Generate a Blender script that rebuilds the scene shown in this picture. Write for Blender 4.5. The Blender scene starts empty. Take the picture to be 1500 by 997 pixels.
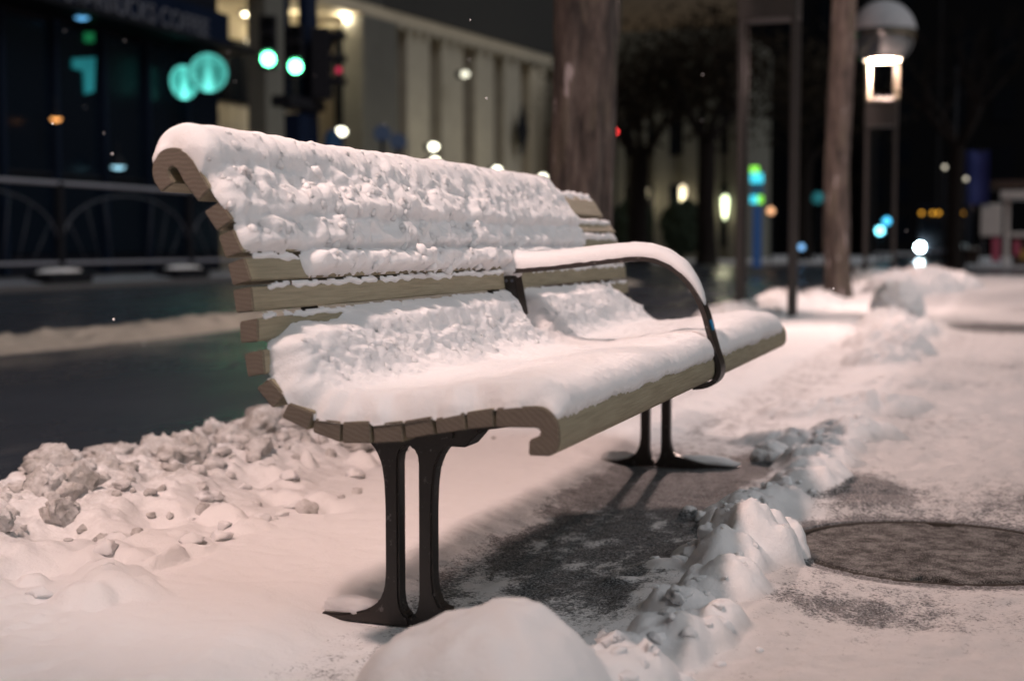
import bpy, bmesh, math, random
import numpy as np
from mathutils import Vector

# ------------------------------------------------------------------ camera, world, light
SC = bpy.context.scene
COL = SC.collection
F, CX, CY, HC = 2083.0, 750.0, 498.5, 0.72           # lens in pixels of the 1500 px wide photograph, eye height
PITCH = math.atan((CY - 358) / F)
YAW = math.radians(18.78)                            # street and bench run along +Y
cam = bpy.data.cameras.new('camera'); camo = bpy.data.objects.new('camera', cam); COL.objects.link(camo)
cam.sensor_width = 36; cam.lens = F / 1500 * 36
cam.clip_start = 0.05; cam.clip_end = 2000
cam.dof.use_dof = True; cam.dof.focus_distance = 2.95; cam.dof.aperture_fstop = 2.5
cam.dof.aperture_blades = 0
camo.location = (0, 0, HC); camo.rotation_euler = (math.pi / 2 - PITCH, 0, YAW)
SC.camera = camo

SUN_EL, SUN_AZ = 42, 112                             # faint soft glow of the town, from the right behind the camera
w = bpy.data.worlds.new('World'); SC.world = w; w.use_nodes = True
nt = w.node_tree; bg = nt.nodes['Background']
sky = nt.nodes.new('ShaderNodeTexSky'); sky.sky_type = 'NISHITA'; sky.sun_disc = False
sky.sun_elevation = math.radians(-2.0); sky.sun_rotation = math.radians(SUN_AZ)
nt.links.new(sky.outputs[0], bg.inputs[0]); bg.inputs[1].default_value = 0.15
sun = bpy.data.lights.new('sun', 'SUN'); suno = bpy.data.objects.new('sun', sun); COL.objects.link(suno)
sun.energy = 0.74; sun.angle = math.radians(38); sun.color = (0.97, 0.975, 1.0)
_a, _e = math.radians(SUN_AZ), math.radians(SUN_EL)
suno.rotation_euler = Vector((math.sin(_a) * math.cos(_e), math.cos(_a) * math.cos(_e), math.sin(_e))).to_track_quat('Z', 'Y').to_euler()
suno.location = (4, -4, 9)

LAMP_W, LAMP_C = 700, (1.0, 0.70, 0.63)             # the pylon lamps of the pavement
vs = SC.view_settings
vs.view_transform = 'Standard'; vs.look = 'None'; vs.exposure = 0.5; vs.gamma = 1.0; vs.use_curve_mapping = False
SC.cycles.use_denoising = True
SC.cycles.max_bounces = 6; SC.cycles.diffuse_bounces = 3; SC.cycles.glossy_bounces = 3
SC.cycles.sample_clamp_indirect = 4
SC.cycles.caustics_reflective = False; SC.cycles.caustics_refractive = False

random.seed(7); RNG = np.random.default_rng(7)

# ------------------------------------------------------------------ pixel -> place
_h = np.array([-math.sin(YAW), math.cos(YAW), 0]); _r = np.array([math.cos(YAW), math.sin(YAW), 0]); _z = np.array([0, 0, 1.])
_fw = _h * math.cos(PITCH) - _z * math.sin(PITCH); _up = np.cross(_r, _fw); EYE = np.array([0, 0, HC])
def ray(x, y): return _fw * F + _r * (x - CX) - _up * (y - CY)
def on_z(x, y, z=0.0): d = ray(x, y); return EYE + d * ((z - HC) / d[2])
def on_y(x, y, Y): d = ray(x, y); return EYE + d * (Y / d[1])
def on_x(x, y, X): d = ray(x, y); return EYE + d * (X / d[0])
def on_line(x, y, a, b):                              # on the upright plane through ground points a, b
    a = np.array(a, float); b = np.array(b, float); n = np.array([b[1] - a[1], -(b[0] - a[0]), 0])
    d = ray(x, y); t = ((np.array([a[0], a[1], 0]) - EYE) @ n) / (d @ n); return EYE + d * t

# ------------------------------------------------------------------ noise
_perm = RNG.permutation(256); _perm = np.concatenate([_perm, _perm, _perm])
_gr = RNG.normal(size=(256, 3)); _gr /= np.linalg.norm(_gr, axis=1)[:, None]
def perlin(x, y, z=0.0):
    x, y, z = np.broadcast_arrays(np.asarray(x, float), np.asarray(y, float), np.asarray(z, float))
    xi, yi, zi = np.floor(x).astype(int), np.floor(y).astype(int), np.floor(z).astype(int)
    xf, yf, zf = x - xi, y - yi, z - zi
    u, v, q = [f * f * f * (f * (f * 6 - 15) + 10) for f in (xf, yf, zf)]
    def g(i, j, k):
        h = _perm[_perm[_perm[(xi + i) & 255] + ((yi + j) & 255)] + ((zi + k) & 255)]
        G = _gr[h]; return G[..., 0] * (xf - i) + G[..., 1] * (yf - j) + G[..., 2] * (zf - k)
    def lx(j, k): a = g(0, j, k); return a + u * (g(1, j, k) - a)
    def ly(k): a = lx(0, k); return a + v * (lx(1, k) - a)
    a = ly(0); return (a + q * (ly(1) - a)) * 1.4
def fbm(x, y, z=0.0, o=4, gain=.5):
    s = 0; a = 1.0
    for i in range(o):
        s = s + a * perlin(x * 2 ** i + 17.3 * i, y * 2 ** i - 9.1 * i, z * 2 ** i + 3.7 * i); a *= gain
    return s
_wj = RNG.random((65536, 2))
def worley(x, y):                                     # distance to the nearest jittered cell point, 0..~1
    xi, yi = np.floor(x).astype(int), np.floor(y).astype(int); best = np.full(np.shape(x), 9.0)
    for i in (-1, 0, 1):
        for j in (-1, 0, 1):
            h = ((xi + i) * 7919 + (yi + j) * 104729) & 65535
            dx = xi + i + _wj[h, 0] - x; dy = yi + j + _wj[h, 1] - y
            best = np.minimum(best, dx * dx + dy * dy)
    return np.sqrt(best)
def domes(x, y, k=9.0):                               # soft rounded bumps with creases between them, ~0..1
    xi, yi = np.floor(x).astype(int), np.floor(y).astype(int); acc = np.zeros(np.shape(x))
    for i in (-1, 0, 1):
        for j in (-1, 0, 1):
            h = ((xi + i) * 7919 + (yi + j) * 104729) & 65535
            dx = xi + i + _wj[h, 0] - x; dy = yi + j + _wj[h, 1] - y
            acc += np.exp(-k * (dx * dx + dy * dy)) * (.55 + .9 * _wj[(h * 31 + 7) & 65535, 0])
    return np.clip(1 + np.log(acc + 1e-4) / k * 1.5, 0, 1.3)
def sst(a, b, x): t = np.clip((x - a) / (b - a), 0, 1); return t * t * (3 - 2 * t)

# ------------------------------------------------------------------ materials
class N:
    def __init__(s, name):
        s.m = bpy.data.materials.new(name); s.m.use_nodes = True; s.t = s.m.node_tree
        s.b = s.t.nodes['Principled BSDF']; s.out = s.t.nodes['Material Output']
    def n(s, kind, **kw):
        x = s.t.nodes.new('ShaderNode' + kind)
        for k, v in kw.items():
            if k.startswith('i_'):
                key = k[2:]; key = int(key) if key.isdigit() else key
                x.inputs[key].default_value = v
            else: setattr(x, k, v)
        return x
    def l(s, a, b): s.t.links.new(a, b)
    def ramp(s, fac, pts, interp='LINEAR'):
        r = s.n('ValToRGB'); cr = r.color_ramp; cr.interpolation = interp
        while len(cr.elements) < len(pts): cr.elements.new(0.5)
        for e, (p, c) in zip(cr.elements, pts): e.position = p; e.color = (*c, 1) if len(c) == 3 else c
        s.l(fac, r.inputs[0]); return r.outputs[0]
    def noise(s, scale, detail=4, rough=.55, vec=None, stretch=None):
        x = s.n('TexNoise'); x.inputs['Scale'].default_value = scale; x.inputs['Detail'].default_value = detail; x.inputs['Roughness'].default_value = rough
        if vec is None: vec = s.pos()
        if stretch:
            mp = s.n('Mapping'); mp.inputs['Scale'].default_value = stretch; s.l(vec, mp.inputs[0]); vec = mp.outputs[0]
        s.l(vec, x.inputs['Vector']); return x.outputs['Fac']
    def pos(s): return s.n('NewGeometry').outputs['Position']
    def obj(s): return s.n('TexCoord').outputs['Object']
    def attr(s, name): a = s.n('Attribute'); a.attribute_name = name; return a.outputs['Fac']
    def math(s, op, a, b=None, clamp=False):
        x = s.n('Math'); x.operation = op; x.use_clamp = clamp
        for i, v in enumerate((a, b)):
            if v is None: continue
            if isinstance(v, (int, float)): x.inputs[i].default_value = v
            else: s.l(v, x.inputs[i])
        return x.outputs[0]
    def mix(s, f, a, b):
        x = s.n('Mix'); x.data_type = 'RGBA'
        for i, v in ((0, f), (6, a), (7, b)):
            if isinstance(v, (int, float)): x.inputs[i].default_value = v
            elif isinstance(v, tuple): x.inputs[i].default_value = (*v, 1)
            else: s.l(v, x.inputs[i])
        return x.outputs[2]
    def bump(s, h, strength=.3, dist=.01, normal=None):
        x = s.n('Bump'); x.inputs['Strength'].default_value = strength; x.inputs['Distance'].default_value = dist
        s.l(h, x.inputs['Height'])
        if normal is not None: s.l(normal, x.inputs['Normal'])
        return x.outputs[0]
    def set(s, **kw):
        for k, v in kw.items():
            i = s.b.inputs[k.replace('_', ' ')]
            if hasattr(v, 'links'): s.l(v, i)
            elif isinstance(v, tuple) and len(v) == 3 and i.type == 'RGBA': i.default_value = (*v, 1)
            else: i.default_value = v
        return s

def plain(name, col, rough=.6, metal=0.0, var=.25, scale=12, bump=0.0):
    n = N(name); f = n.noise(scale, 5)
    c = n.mix(f, tuple(x * (1 - var) for x in col), tuple(min(1, x * (1 + var)) for x in col))
    n.set(Base_Color=c, Roughness=rough, Metallic=metal)
    if max(col) < .035: n.b.inputs['Specular IOR Level'].default_value = .08
    if bump: n.set(Normal=n.bump(n.noise(scale * 3, 5), .5, bump))
    return n.m
def emit(name, col, strength):
    n = N(name); n.set(Base_Color=tuple(min(.8, c) for c in col), Emission_Color=col, Emission_Strength=strength); return n.m

def m_snow():
    n = N('snow')
    h = n.math('ADD', n.math('MULTIPLY', n.noise(90, 5, .7), .6), n.math('MULTIPLY', n.noise(340, 3, .75), .6))
    n.set(Base_Color=(.86, .86, .87), Roughness=.55, Normal=n.bump(h, .75, .006))
    n.set(Subsurface_Weight=.8, Subsurface_Radius=(1.0, .96, .93), Subsurface_Scale=.018)
    n.b.inputs['Specular IOR Level'].default_value = .25
    return n.m
def m_ground():
    n = N('snowy_pavement')
    cov, dirt = n.attr('cover'), n.attr('dirt')
    fine = n.noise(130, 4, .85); mid = n.noise(28, 6, .65, stretch=(1, .55, 1)); big = n.noise(7, 3, .5)
    br = n.math('ADD', n.math('MULTIPLY', n.math('SUBTRACT', fine, .5), 1.5), n.math('MULTIPLY', n.math('SUBTRACT', mid, .5), .9))
    f = n.math('ADD', cov, br)
    mk = n.n('MapRange'); mk.inputs['From Min'].default_value = .40; mk.inputs['From Max'].default_value = .62; n.l(f, mk.inputs['Value']); mk = mk.outputs[0]
    grit = n.ramp(n.noise(170, 3, .85), [(.36, (.024, .025, .026)), (.50, (.062, .065, .068)), (.62, (.32, .33, .34))])
    dn = n.math('MULTIPLY', dirt, n.ramp(n.noise(38, 6, .7), [(.32, (0, 0, 0)), (.7, (1, 1, 1))]))
    white = n.mix(dn, n.mix(n.attr('thin'), (.84, .835, .84), (.56, .54, .53)), (.16, .135, .105))
    h = n.math('ADD', n.math('MULTIPLY', n.noise(70, 6, .7), .8), n.math('MULTIPLY', fine, .4))
    n.set(Base_Color=n.mix(mk, grit, white), Normal=n.bump(h, .6, .007))
    n.set(Roughness=n.ramp(mk, [(0, (.62,) * 3), (1, (.6,) * 3)]))
    n.set(Specular_IOR_Level=n.ramp(mk, [(0, (.14,) * 3), (1, (.3,) * 3)]))
    n.set(Subsurface_Weight=n.math('MULTIPLY', mk, .2), Subsurface_Radius=(1, .95, .9), Subsurface_Scale=.01)
    return n.m
def m_chunk():
    n = N('dirty_snow')
    d = n.ramp(n.noise(9, 7, .75), [(.38, (0, 0, 0)), (.58, (1, 1, 1))])
    d2 = n.ramp(n.noise(60, 5, .7), [(.4, (0, 0, 0)), (.75, (1, 1, 1))])
    up = n.n('SeparateXYZ'); n.l(n.pos(), up.inputs[0])
    c = n.mix(n.math('MULTIPLY', d, n.math('ADD', n.math('MULTIPLY', d2, .5), .35)), (.8, .79, .785), (.19, .165, .13))
    h = n.math('ADD', n.noise(55, 6, .75), n.math('MULTIPLY', n.noise(260, 3, .7), .4))
    n.set(Base_Color=c, Roughness=.5, Normal=n.bump(h, .7, .012)); return n.m
def m_wood(end):
    n = N('end_grain_wood' if end else 'weathered_teak')
    p = n.obj()
    if end:
        wv = n.n('TexWave'); wv.wave_type = 'RINGS'; wv.rings_direction = 'Y'; wv.inputs['Scale'].default_value = 38; wv.inputs['Distortion'].default_value = 6; wv.inputs['Detail'].default_value = 4
        mp = n.n('Mapping'); mp.inputs['Location'].default_value = (.3, 0, .35); n.l(p, mp.inputs[0]); n.l(mp.outputs[0], wv.inputs[0])
        c = n.ramp(wv.outputs['Fac'], [(0, (.14, .112, .088)), (.6, (.165, .135, .106)), (1, (.19, .158, .125))])
        saw = n.noise(60, 4, .6, p, (1, 1, 6))
        c = n.mix(n.math('MULTIPLY', saw, .6), c, (.13, .10, .078)); fl = n.noise(300, 2)
        n.set(Base_Color=c, Roughness=.75, Normal=n.bump(n.math('ADD', saw, n.math('MULTIPLY', fl, .4)), .4, .002))
    else:
        g = n.noise(22, 7, .62, p, (9, .35, 9)); g2 = n.noise(120, 5, .6, p, (5, .12, 5)); b = n.noise(3, 3, .5, p, (2, .8, 2))
        c = n.ramp(g, [(.28, (.155, .125, .075)), (.5, (.30, .26, .172)), (.72, (.40, .36, .25))])
        c = n.mix(n.math('MULTIPLY', g2, .55), c, (.20, .17, .11)); c = n.mix(n.math('MULTIPLY', b, .45), c, (.34, .32, .24))
        n.set(Base_Color=c, Roughness=.7, Normal=n.bump(n.math('ADD', g2, g), .45, .003))
    return n.m
def m_iron():
    n = N('painted_iron')
    g = n.noise(55, 5, .7); wear = n.ramp(g, [(.61, (0, 0, 0)), (.66, (1, 1, 1))])
    n.set(Base_Color=n.mix(n.math('MULTIPLY', wear, .35), (.022, .017, .015), (.35, .33, .32)), Roughness=.38, Normal=n.bump(n.noise(140, 3), .25, .002)); return n.m
def m_road():
    n = N('wet_asphalt')
    wet = n.noise(.55, 5, .6, stretch=(1, .45, 1)); g = n.noise(140, 3, .7)
    slush = n.ramp(n.noise(1.6, 6, .68, stretch=(1, .22, 1)), [(.56, (0, 0, 0)), (.7, (1, 1, 1))])
    c = n.mix(g, (.020, .027, .038), (.062, .074, .092)); c = n.mix(n.math('MULTIPLY', slush, .40), c, (.15, .15, .15))
    n.set(Base_Color=c, Roughness=n.ramp(wet, [(.38, (.10,) * 3), (.62, (.42,) * 3)]), Normal=n.bump(n.math('ADD', g, n.noise(9, 4)), .25, .01)); return n.m
def m_bark():
    n = N('plated_bark'); p = n.obj()
    v = n.noise(5, 6, .7, p, (3.2, 3.2, .55)); pl = n.noise(3.2, 3, .6, p, (2.2, 2.2, .5)); sn = n.noise(6, 3, .5, p, (2.5, 2.5, .45))
    c = n.ramp(v, [(.35, (.025, .02, .018)), (.50, (.085, .066, .057)), (.68, (.17, .14, .12))])
    c = n.mix(n.ramp(pl, [(.55, (0, 0, 0)), (.60, (.5, .5, .5))]), c, (.135, .115, .085))
    c = n.mix(n.ramp(sn, [(.66, (0, 0, 0)), (.69, (.9, .9, .9))]), c, (.45, .40, .40))
    n.set(Base_Color=c, Roughness=.85, Normal=n.bump(n.math('ADD', v, n.math('MULTIPLY', n.noise(26, 5, .7, p, (1.6, 1.6, .5)), .5)), 1.0, .05)); return n.m

M = dict(snow=m_snow(), ground=m_ground(), chunk=m_chunk(), wood=m_wood(False), wend=m_wood(True), iron=m_iron(), road=m_road(), bark=m_bark())
M['globe_snow'] = plain('thin_globe_snow', (.46, .46, .48), .8)
M['pylon'] = plain('bronze_paint', (.052, .043, .039), .5)
M['globe'] = plain('dark_mirror_globe', (.42, .41, .40), .16, .9, .1)
M['bulb'] = emit('lamp_glow', (1.0, .86, .62), 14)
M['cream'] = plain('cream_paint', (.20, .175, .13), .5)
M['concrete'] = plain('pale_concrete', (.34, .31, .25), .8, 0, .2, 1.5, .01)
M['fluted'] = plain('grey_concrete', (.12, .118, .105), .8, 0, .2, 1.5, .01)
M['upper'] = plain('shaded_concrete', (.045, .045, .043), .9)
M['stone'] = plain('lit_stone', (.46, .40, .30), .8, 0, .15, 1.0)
M['black_stone'] = plain('near_black_stone', (.006, .006, .007), .8)  # even near-black base colour for the far blocks
M['dull'] = plain('dull_render', (.13, .125, .10), .85, 0, .2, 1.0)
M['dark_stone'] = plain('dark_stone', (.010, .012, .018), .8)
_g = N('shop_glass'); _g.set(Base_Color=(.003, .005, .010), Roughness=.25, Emission_Color=(.04, .16, .26), Emission_Strength=.004); _g.b.inputs['Specular IOR Level'].default_value = .15; M['shop_glass'] = _g.m  # faint blue emission put into the unlit glass as a navy glow
M['glass'] = plain('night_glass', (.006, .008, .012), .08, 0, .2)
M['dark_metal'] = plain('dark_metal', (.015, .016, .02), .45)
M['fence_iron'] = plain('fence_iron', (.045, .05, .065), .5)
M['snow_rail'] = plain('frosted_rail', (.24, .25, .29), .6)
M['rail'] = plain('galvanised_rail', (.13, .14, .17), .4, .3)
M['navy'] = plain('navy_paint', (.006, .012, .03), .6)
M['blue'] = plain('blue_plastic', (.012, .055, .13), .45)
M['letters'] = plain('grey_letters', (.14, .15, .18), .5)
M['lid'] = None
M['leaf'] = plain('dry_leaf', (.028, .022, .015), .8, 0, .5, 3)
M['twig'] = plain('dark_twig', (.016, .013, .012), .85)
M['shrub'] = plain('dark_shrub', (.02, .028, .018), .8)
M['white'] = plain('white_paint', (.62, .58, .55), .6)
M['pink'] = plain('pink_poster', (.45, .08, .14), .6)
M['yellow'] = plain('yellow_tape', (.45, .28, .05), .6)
M['banner'] = plain('blue_banner', (.02, .03, .16), .7)
M['wood_dark'] = plain('dark_planter_wood', (.06, .035, .025), .8)

# ------------------------------------------------------------------ object helpers
ORG = {}
def tag(o, label=None, cat=None, group=None, kind=None):
    if label: o['label'] = label
    if cat: o['category'] = cat
    if group: o['group'] = group
    if kind: o['kind'] = kind
    return o
def root(name, loc, label, cat, group=None):
    o = bpy.data.objects.new(name, None); COL.objects.link(o); o.location = loc; o.empty_display_size = .1
    ORG[o] = np.array(loc, float); return tag(o, label, cat, group)
def link(name, me, parent=None, origin=None):
    o = bpy.data.objects.new(name, me); COL.objects.link(o)
    if parent is not None: o.parent = parent; ORG[o] = ORG[parent]
    else:
        org = np.array(origin if origin is not None else (0, 0, 0), float); o.location = org; ORG[o] = org
    return o
def mesh(name, V, Fc, mat, parent=None, origin=None, smooth=False, mi=None):
    V = np.asarray(V, float); org = ORG[parent] if parent is not None else np.array(origin if origin is not None else (0, 0, 0), float)
    me = bpy.data.meshes.new(name); me.from_pydata((V - org).tolist(), [], [list(map(int, f)) for f in Fc])
    for m in (mat if isinstance(mat, (list, tuple)) else [mat]): me.materials.append(m)
    if mi is not None: me.polygons.foreach_set('material_index', np.asarray(mi, np.int32))
    if smooth: me.polygons.foreach_set('use_smooth', np.ones(len(me.polygons), bool))
    me.update(); return link(name, me, parent, org)
def grid(name, Pn, mat, parent=None, origin=None, keep=None, attrs=None, close=False):
    n, m, _ = Pn.shape; org = ORG[parent] if parent is not None else np.array(origin if origin is not None else (0, 0, 0), float)
    idx = np.arange(n * m).reshape(n, m)
    a, b, c, d = idx[:-1, :-1], idx[1:, :-1], idx[1:, 1:], idx[:-1, 1:]
    q = np.stack([a, b, c, d], -1)
    if close:
        q2 = np.stack([idx[-1, :-1], idx[0, :-1], idx[0, 1:], idx[-1, 1:]], -1)[None]; q = np.concatenate([q, q2], 0)
    q = q.reshape(-1, 4)
    if keep is not None:
        k = keep; kk = (k[:-1, :-1] | k[1:, :-1] | k[1:, 1:] | k[:-1, 1:]).reshape(-1); q = q[kk]
    used = np.zeros(n * m, bool); used[q.ravel()] = True; re = np.cumsum(used) - 1
    V = (Pn.reshape(-1, 3) - org)[used]; q = re[q]
    me = bpy.data.meshes.new(name); me.vertices.add(len(V)); me.vertices.foreach_set('co', V.astype(np.float32).ravel())
    me.loops.add(q.size); me.loops.foreach_set('vertex_index', q.astype(np.int32).ravel())
    me.polygons.add(len(q)); me.polygons.foreach_set('loop_start', np.arange(0, q.size, 4, dtype=np.int32))
    me.polygons.foreach_set('use_smooth', np.ones(len(q), bool)); me.update(calc_edges=True)
    me.materials.append(mat)
    for k, v in (attrs or {}).items():
        at = me.attributes.new(k, 'FLOAT', 'POINT'); at.data.foreach_set('value', v.reshape(-1)[used].astype(np.float32))
    return link(name, me, parent, org)
def box_v(lo, hi):
    x0, y0, z0 = lo; x1, y1, z1 = hi
    V = [(x0, y0, z0), (x1, y0, z0), (x1, y1, z0), (x0, y1, z0), (x0, y0, z1), (x1, y0, z1), (x1, y1, z1), (x0, y1, z1)]
    return V, [(3, 2, 1, 0), (4, 5, 6, 7), (0, 1, 5, 4), (1, 2, 6, 5), (2, 3, 7, 6), (3, 0, 4, 7)]
def bevelled(name, V, Fc, mat, parent=None, origin=None, off=.01, seg=2, endaxis=None):
    bm = bmesh.new(); vs_ = [bm.verts.new(v) for v in V]; [bm.faces.new([vs_[i] for i in f]) for f in Fc]
    bmesh.ops.recalc_face_normals(bm, faces=bm.faces)
    if off: bmesh.ops.bevel(bm, geom=list(bm.edges), offset=off, segments=seg, affect='EDGES', clamp_overlap=True)
    org = ORG[parent] if parent is not None else np.array(origin if origin is not None else (0, 0, 0), float)
    bm.normal_update()
    if endaxis is not None:
        for f in bm.faces: f.material_index = 1 if abs(f.normal[endaxis]) > .8 else 0
    for v in bm.verts: v.co -= Vector(org)
    me = bpy.data.meshes.new(name); bm.to_mesh(me); bm.free()
    for m in (mat if isinstance(mat, (list, tuple)) else [mat]): me.materials.append(m)
    return link(name, me, parent, org)
def box(name, lo, hi, mat, parent=None, origin=None, off=.01):
    lo, hi = np.minimum(lo, hi), np.maximum(lo, hi)
    V, Fc = box_v(lo, hi); return bevelled(name, V, Fc, mat, parent, origin, min(off, .3 * float((hi - lo).min())), 1)
def prism(name, poly, y0, y1, mat, parent=None, origin=None, off=.0025, seg=2, endaxis=None):
    n = len(poly); V = [(p[0], y0, p[1]) for p in poly] + [(p[0], y1, p[1]) for p in poly]
    Fc = [tuple(range(n)), tuple(range(2 * n - 1, n - 1, -1))] + [(i, (i + 1) % n, n + (i + 1) % n, n + i) for i in range(n)]
    return bevelled(name, V, Fc, mat, parent, origin, off, seg, endaxis)
def tube_arrays(pts, rad, k=8, squash=None):
    pts = np.asarray(pts, float); n = len(pts); rad = np.broadcast_to(np.asarray(rad, float), (n,))
    T = np.gradient(pts, axis=0); T /= np.linalg.norm(T, axis=1)[:, None] + 1e-9
    ref = np.array([0, 0, 1.]) if abs(T[0][2]) < .9 else np.array([1., 0, 0])
    A = np.cross(T, ref); A /= np.linalg.norm(A, axis=1)[:, None] + 1e-9; B = np.cross(T, A)
    an = np.linspace(0, 2 * np.pi, k, endpoint=False)
    return pts[:, None] + rad[:, None, None] * (A[:, None] * np.cos(an)[None, :, None] + B[:, None] * np.sin(an)[None, :, None])
def tube_geo(pts, rad, k=8):
    R = tube_arrays(pts, rad, k); n = len(R); V = R.reshape(-1, 3).tolist(); Fc = []
    for i in range(n - 1):
        for j in range(k): Fc.append((i * k + j, i * k + (j + 1) % k, (i + 1) * k + (j + 1) % k, (i + 1) * k + j))
    Fc.append(tuple(range(k))[::-1]); Fc.append(tuple(range((n - 1) * k, n * k))); return V, Fc
def tube(name, pts, rad, mat, parent=None, origin=None, k=8): V, Fc = tube_geo(pts, rad, k); return mesh(name, V, Fc, mat, parent, origin, True)
def join(parts):
    V, Fc, o = [], [], 0
    for v, f in parts:
        V.append(np.asarray(v, float)); Fc += [[i + o for i in q] for q in f]; o += len(v)
    return np.concatenate(V), Fc
def lathe_geo(prof, c, k=28):
    V, Fc = [], []
    for r, z in prof:
        for j in range(k): a = 2 * math.pi * j / k; V.append((c[0] + r * math.cos(a), c[1] + r * math.sin(a), c[2] + z))
    for i in range(len(prof) - 1):
        for j in range(k): Fc.append((i * k + j, i * k + (j + 1) % k, (i + 1) * k + (j + 1) % k, (i + 1) * k + j))
    return V, Fc
def lathe(name, prof, c, mat, parent=None, origin=None, k=28): V, Fc = lathe_geo(prof, c, k); return mesh(name, V, Fc, mat, parent, origin, True)
def disc_geo(c, r, axis, th=.02, k=24):                # short cylinder facing `axis`
    a = np.array(axis, float); a /= np.linalg.norm(a); u = np.cross(a, (0, 0, 1) if abs(a[2]) < .9 else (1, 0, 0)); u /= np.linalg.norm(u); v = np.cross(a, u)
    an = np.linspace(0, 2 * np.pi, k, endpoint=False); c = np.array(c, float)
    ring = c + r * (np.cos(an)[:, None] * u + np.sin(an)[:, None] * v); V = np.concatenate([ring - a * th / 2, ring + a * th / 2]).tolist()
    Fc = [tuple(range(k))[::-1], tuple(range(k, 2 * k))] + [(i, (i + 1) % k, k + (i + 1) % k, k + i) for i in range(k)]
    return V, Fc
def disc(name, c, r, axis, mat, parent=None, origin=None, th=.02, k=24): V, Fc = disc_geo(c, r, axis, th, k); return mesh(name, V, Fc, mat, parent, origin)
_ICO = {}
def blob_geo(c, r, sub=3, amp=.25, freq=2.2, seed=0.0, squash=1.0, cuts=0):
    if sub not in _ICO:
        bm = bmesh.new(); bmesh.ops.create_icosphere(bm, subdivisions=sub, radius=1.0)
        _ICO[sub] = (np.array([v.co[:] for v in bm.verts]), [tuple(v.index for v in f.verts) for f in bm.faces]); bm.free()
    P, Fc = _ICO[sub]
    if amp > 0:
        d = 1 + amp * fbm(P[:, 0] * freq + seed, P[:, 1] * freq - seed, P[:, 2] * freq + 2 * seed, 3)
        d += amp * .45 * (np.abs(perlin(P[:, 0] * freq * 2.7 + seed, P[:, 1] * freq * 2.7, P[:, 2] * freq * 2.7)) - .25)
    else: d = np.ones(len(P))
    Q = P * d[:, None]
    if cuts:                                          # broken faces
        rg_ = np.random.default_rng(int(seed * 1000) + 5)
        for k in range(cuts):
            nv_ = rg_.normal(size=3); nv_ /= np.linalg.norm(nv_); Q = Q - np.maximum(0, Q @ nv_ - rg_.uniform(.45, .85))[:, None] * nv_
    if sub >= 3 and amp > .3: Q = Q * (1 + .17 * fbm(P[:, 0] * 5 + seed, P[:, 1] * 6, P[:, 2] * 6, 3, .6))[:, None]
    Q = Q * np.asarray(r, float); Q[:, 2] *= squash
    return Q + np.asarray(c, float), Fc
def point_light(name, loc, power, col, size=.1, parent=None):
    L = bpy.data.lights.new(name, 'POINT'); L.energy = power; L.color = col; L.shadow_soft_size = size
    o = bpy.data.objects.new(name, L); COL.objects.link(o)
    if parent is not None: o.parent = parent; o.location = np.array(loc) - ORG[parent]
    else: o.location = loc
    return o
def smooth_by(o): 
    o.data.polygons.foreach_set('use_smooth', np.ones(len(o.data.polygons), bool)); return o

# ------------------------------------------------------------------ roads and pavements
CURB = -2.42; ROAD_Z = -.13
def sheet(name, x0, x1, y0, y1, z, mat, kind='structure', th=None):
    if th: o = box(name, (x0, y0, z - th), (x1, y1, z), mat, off=.02)
    else: o = mesh(name, [(x0, y0, z), (x1, y0, z), (x1, y1, z), (x0, y1, z)], [(0, 1, 2, 3)], mat)
    return tag(o, kind=kind)
sheet('road', -400, 400, -100, 900, ROAD_Z, M['road'])
FARX = -16.3
sheet('far_pavement', -90, FARX, -30, 140, -.01, plain('cold_pavement', (.10, .10, .105), .5), th=.12)
snowy = plain('snowy_slab', (.55, .55, .57), .8, 0, .35, 1.2)
sheet('side_pavement', -60, -5.5, 60, 200, 0, snowy, th=.12)
sheet('corner_pavement', -1.2, 60, 50, 200, 0, snowy, th=.12)

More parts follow.
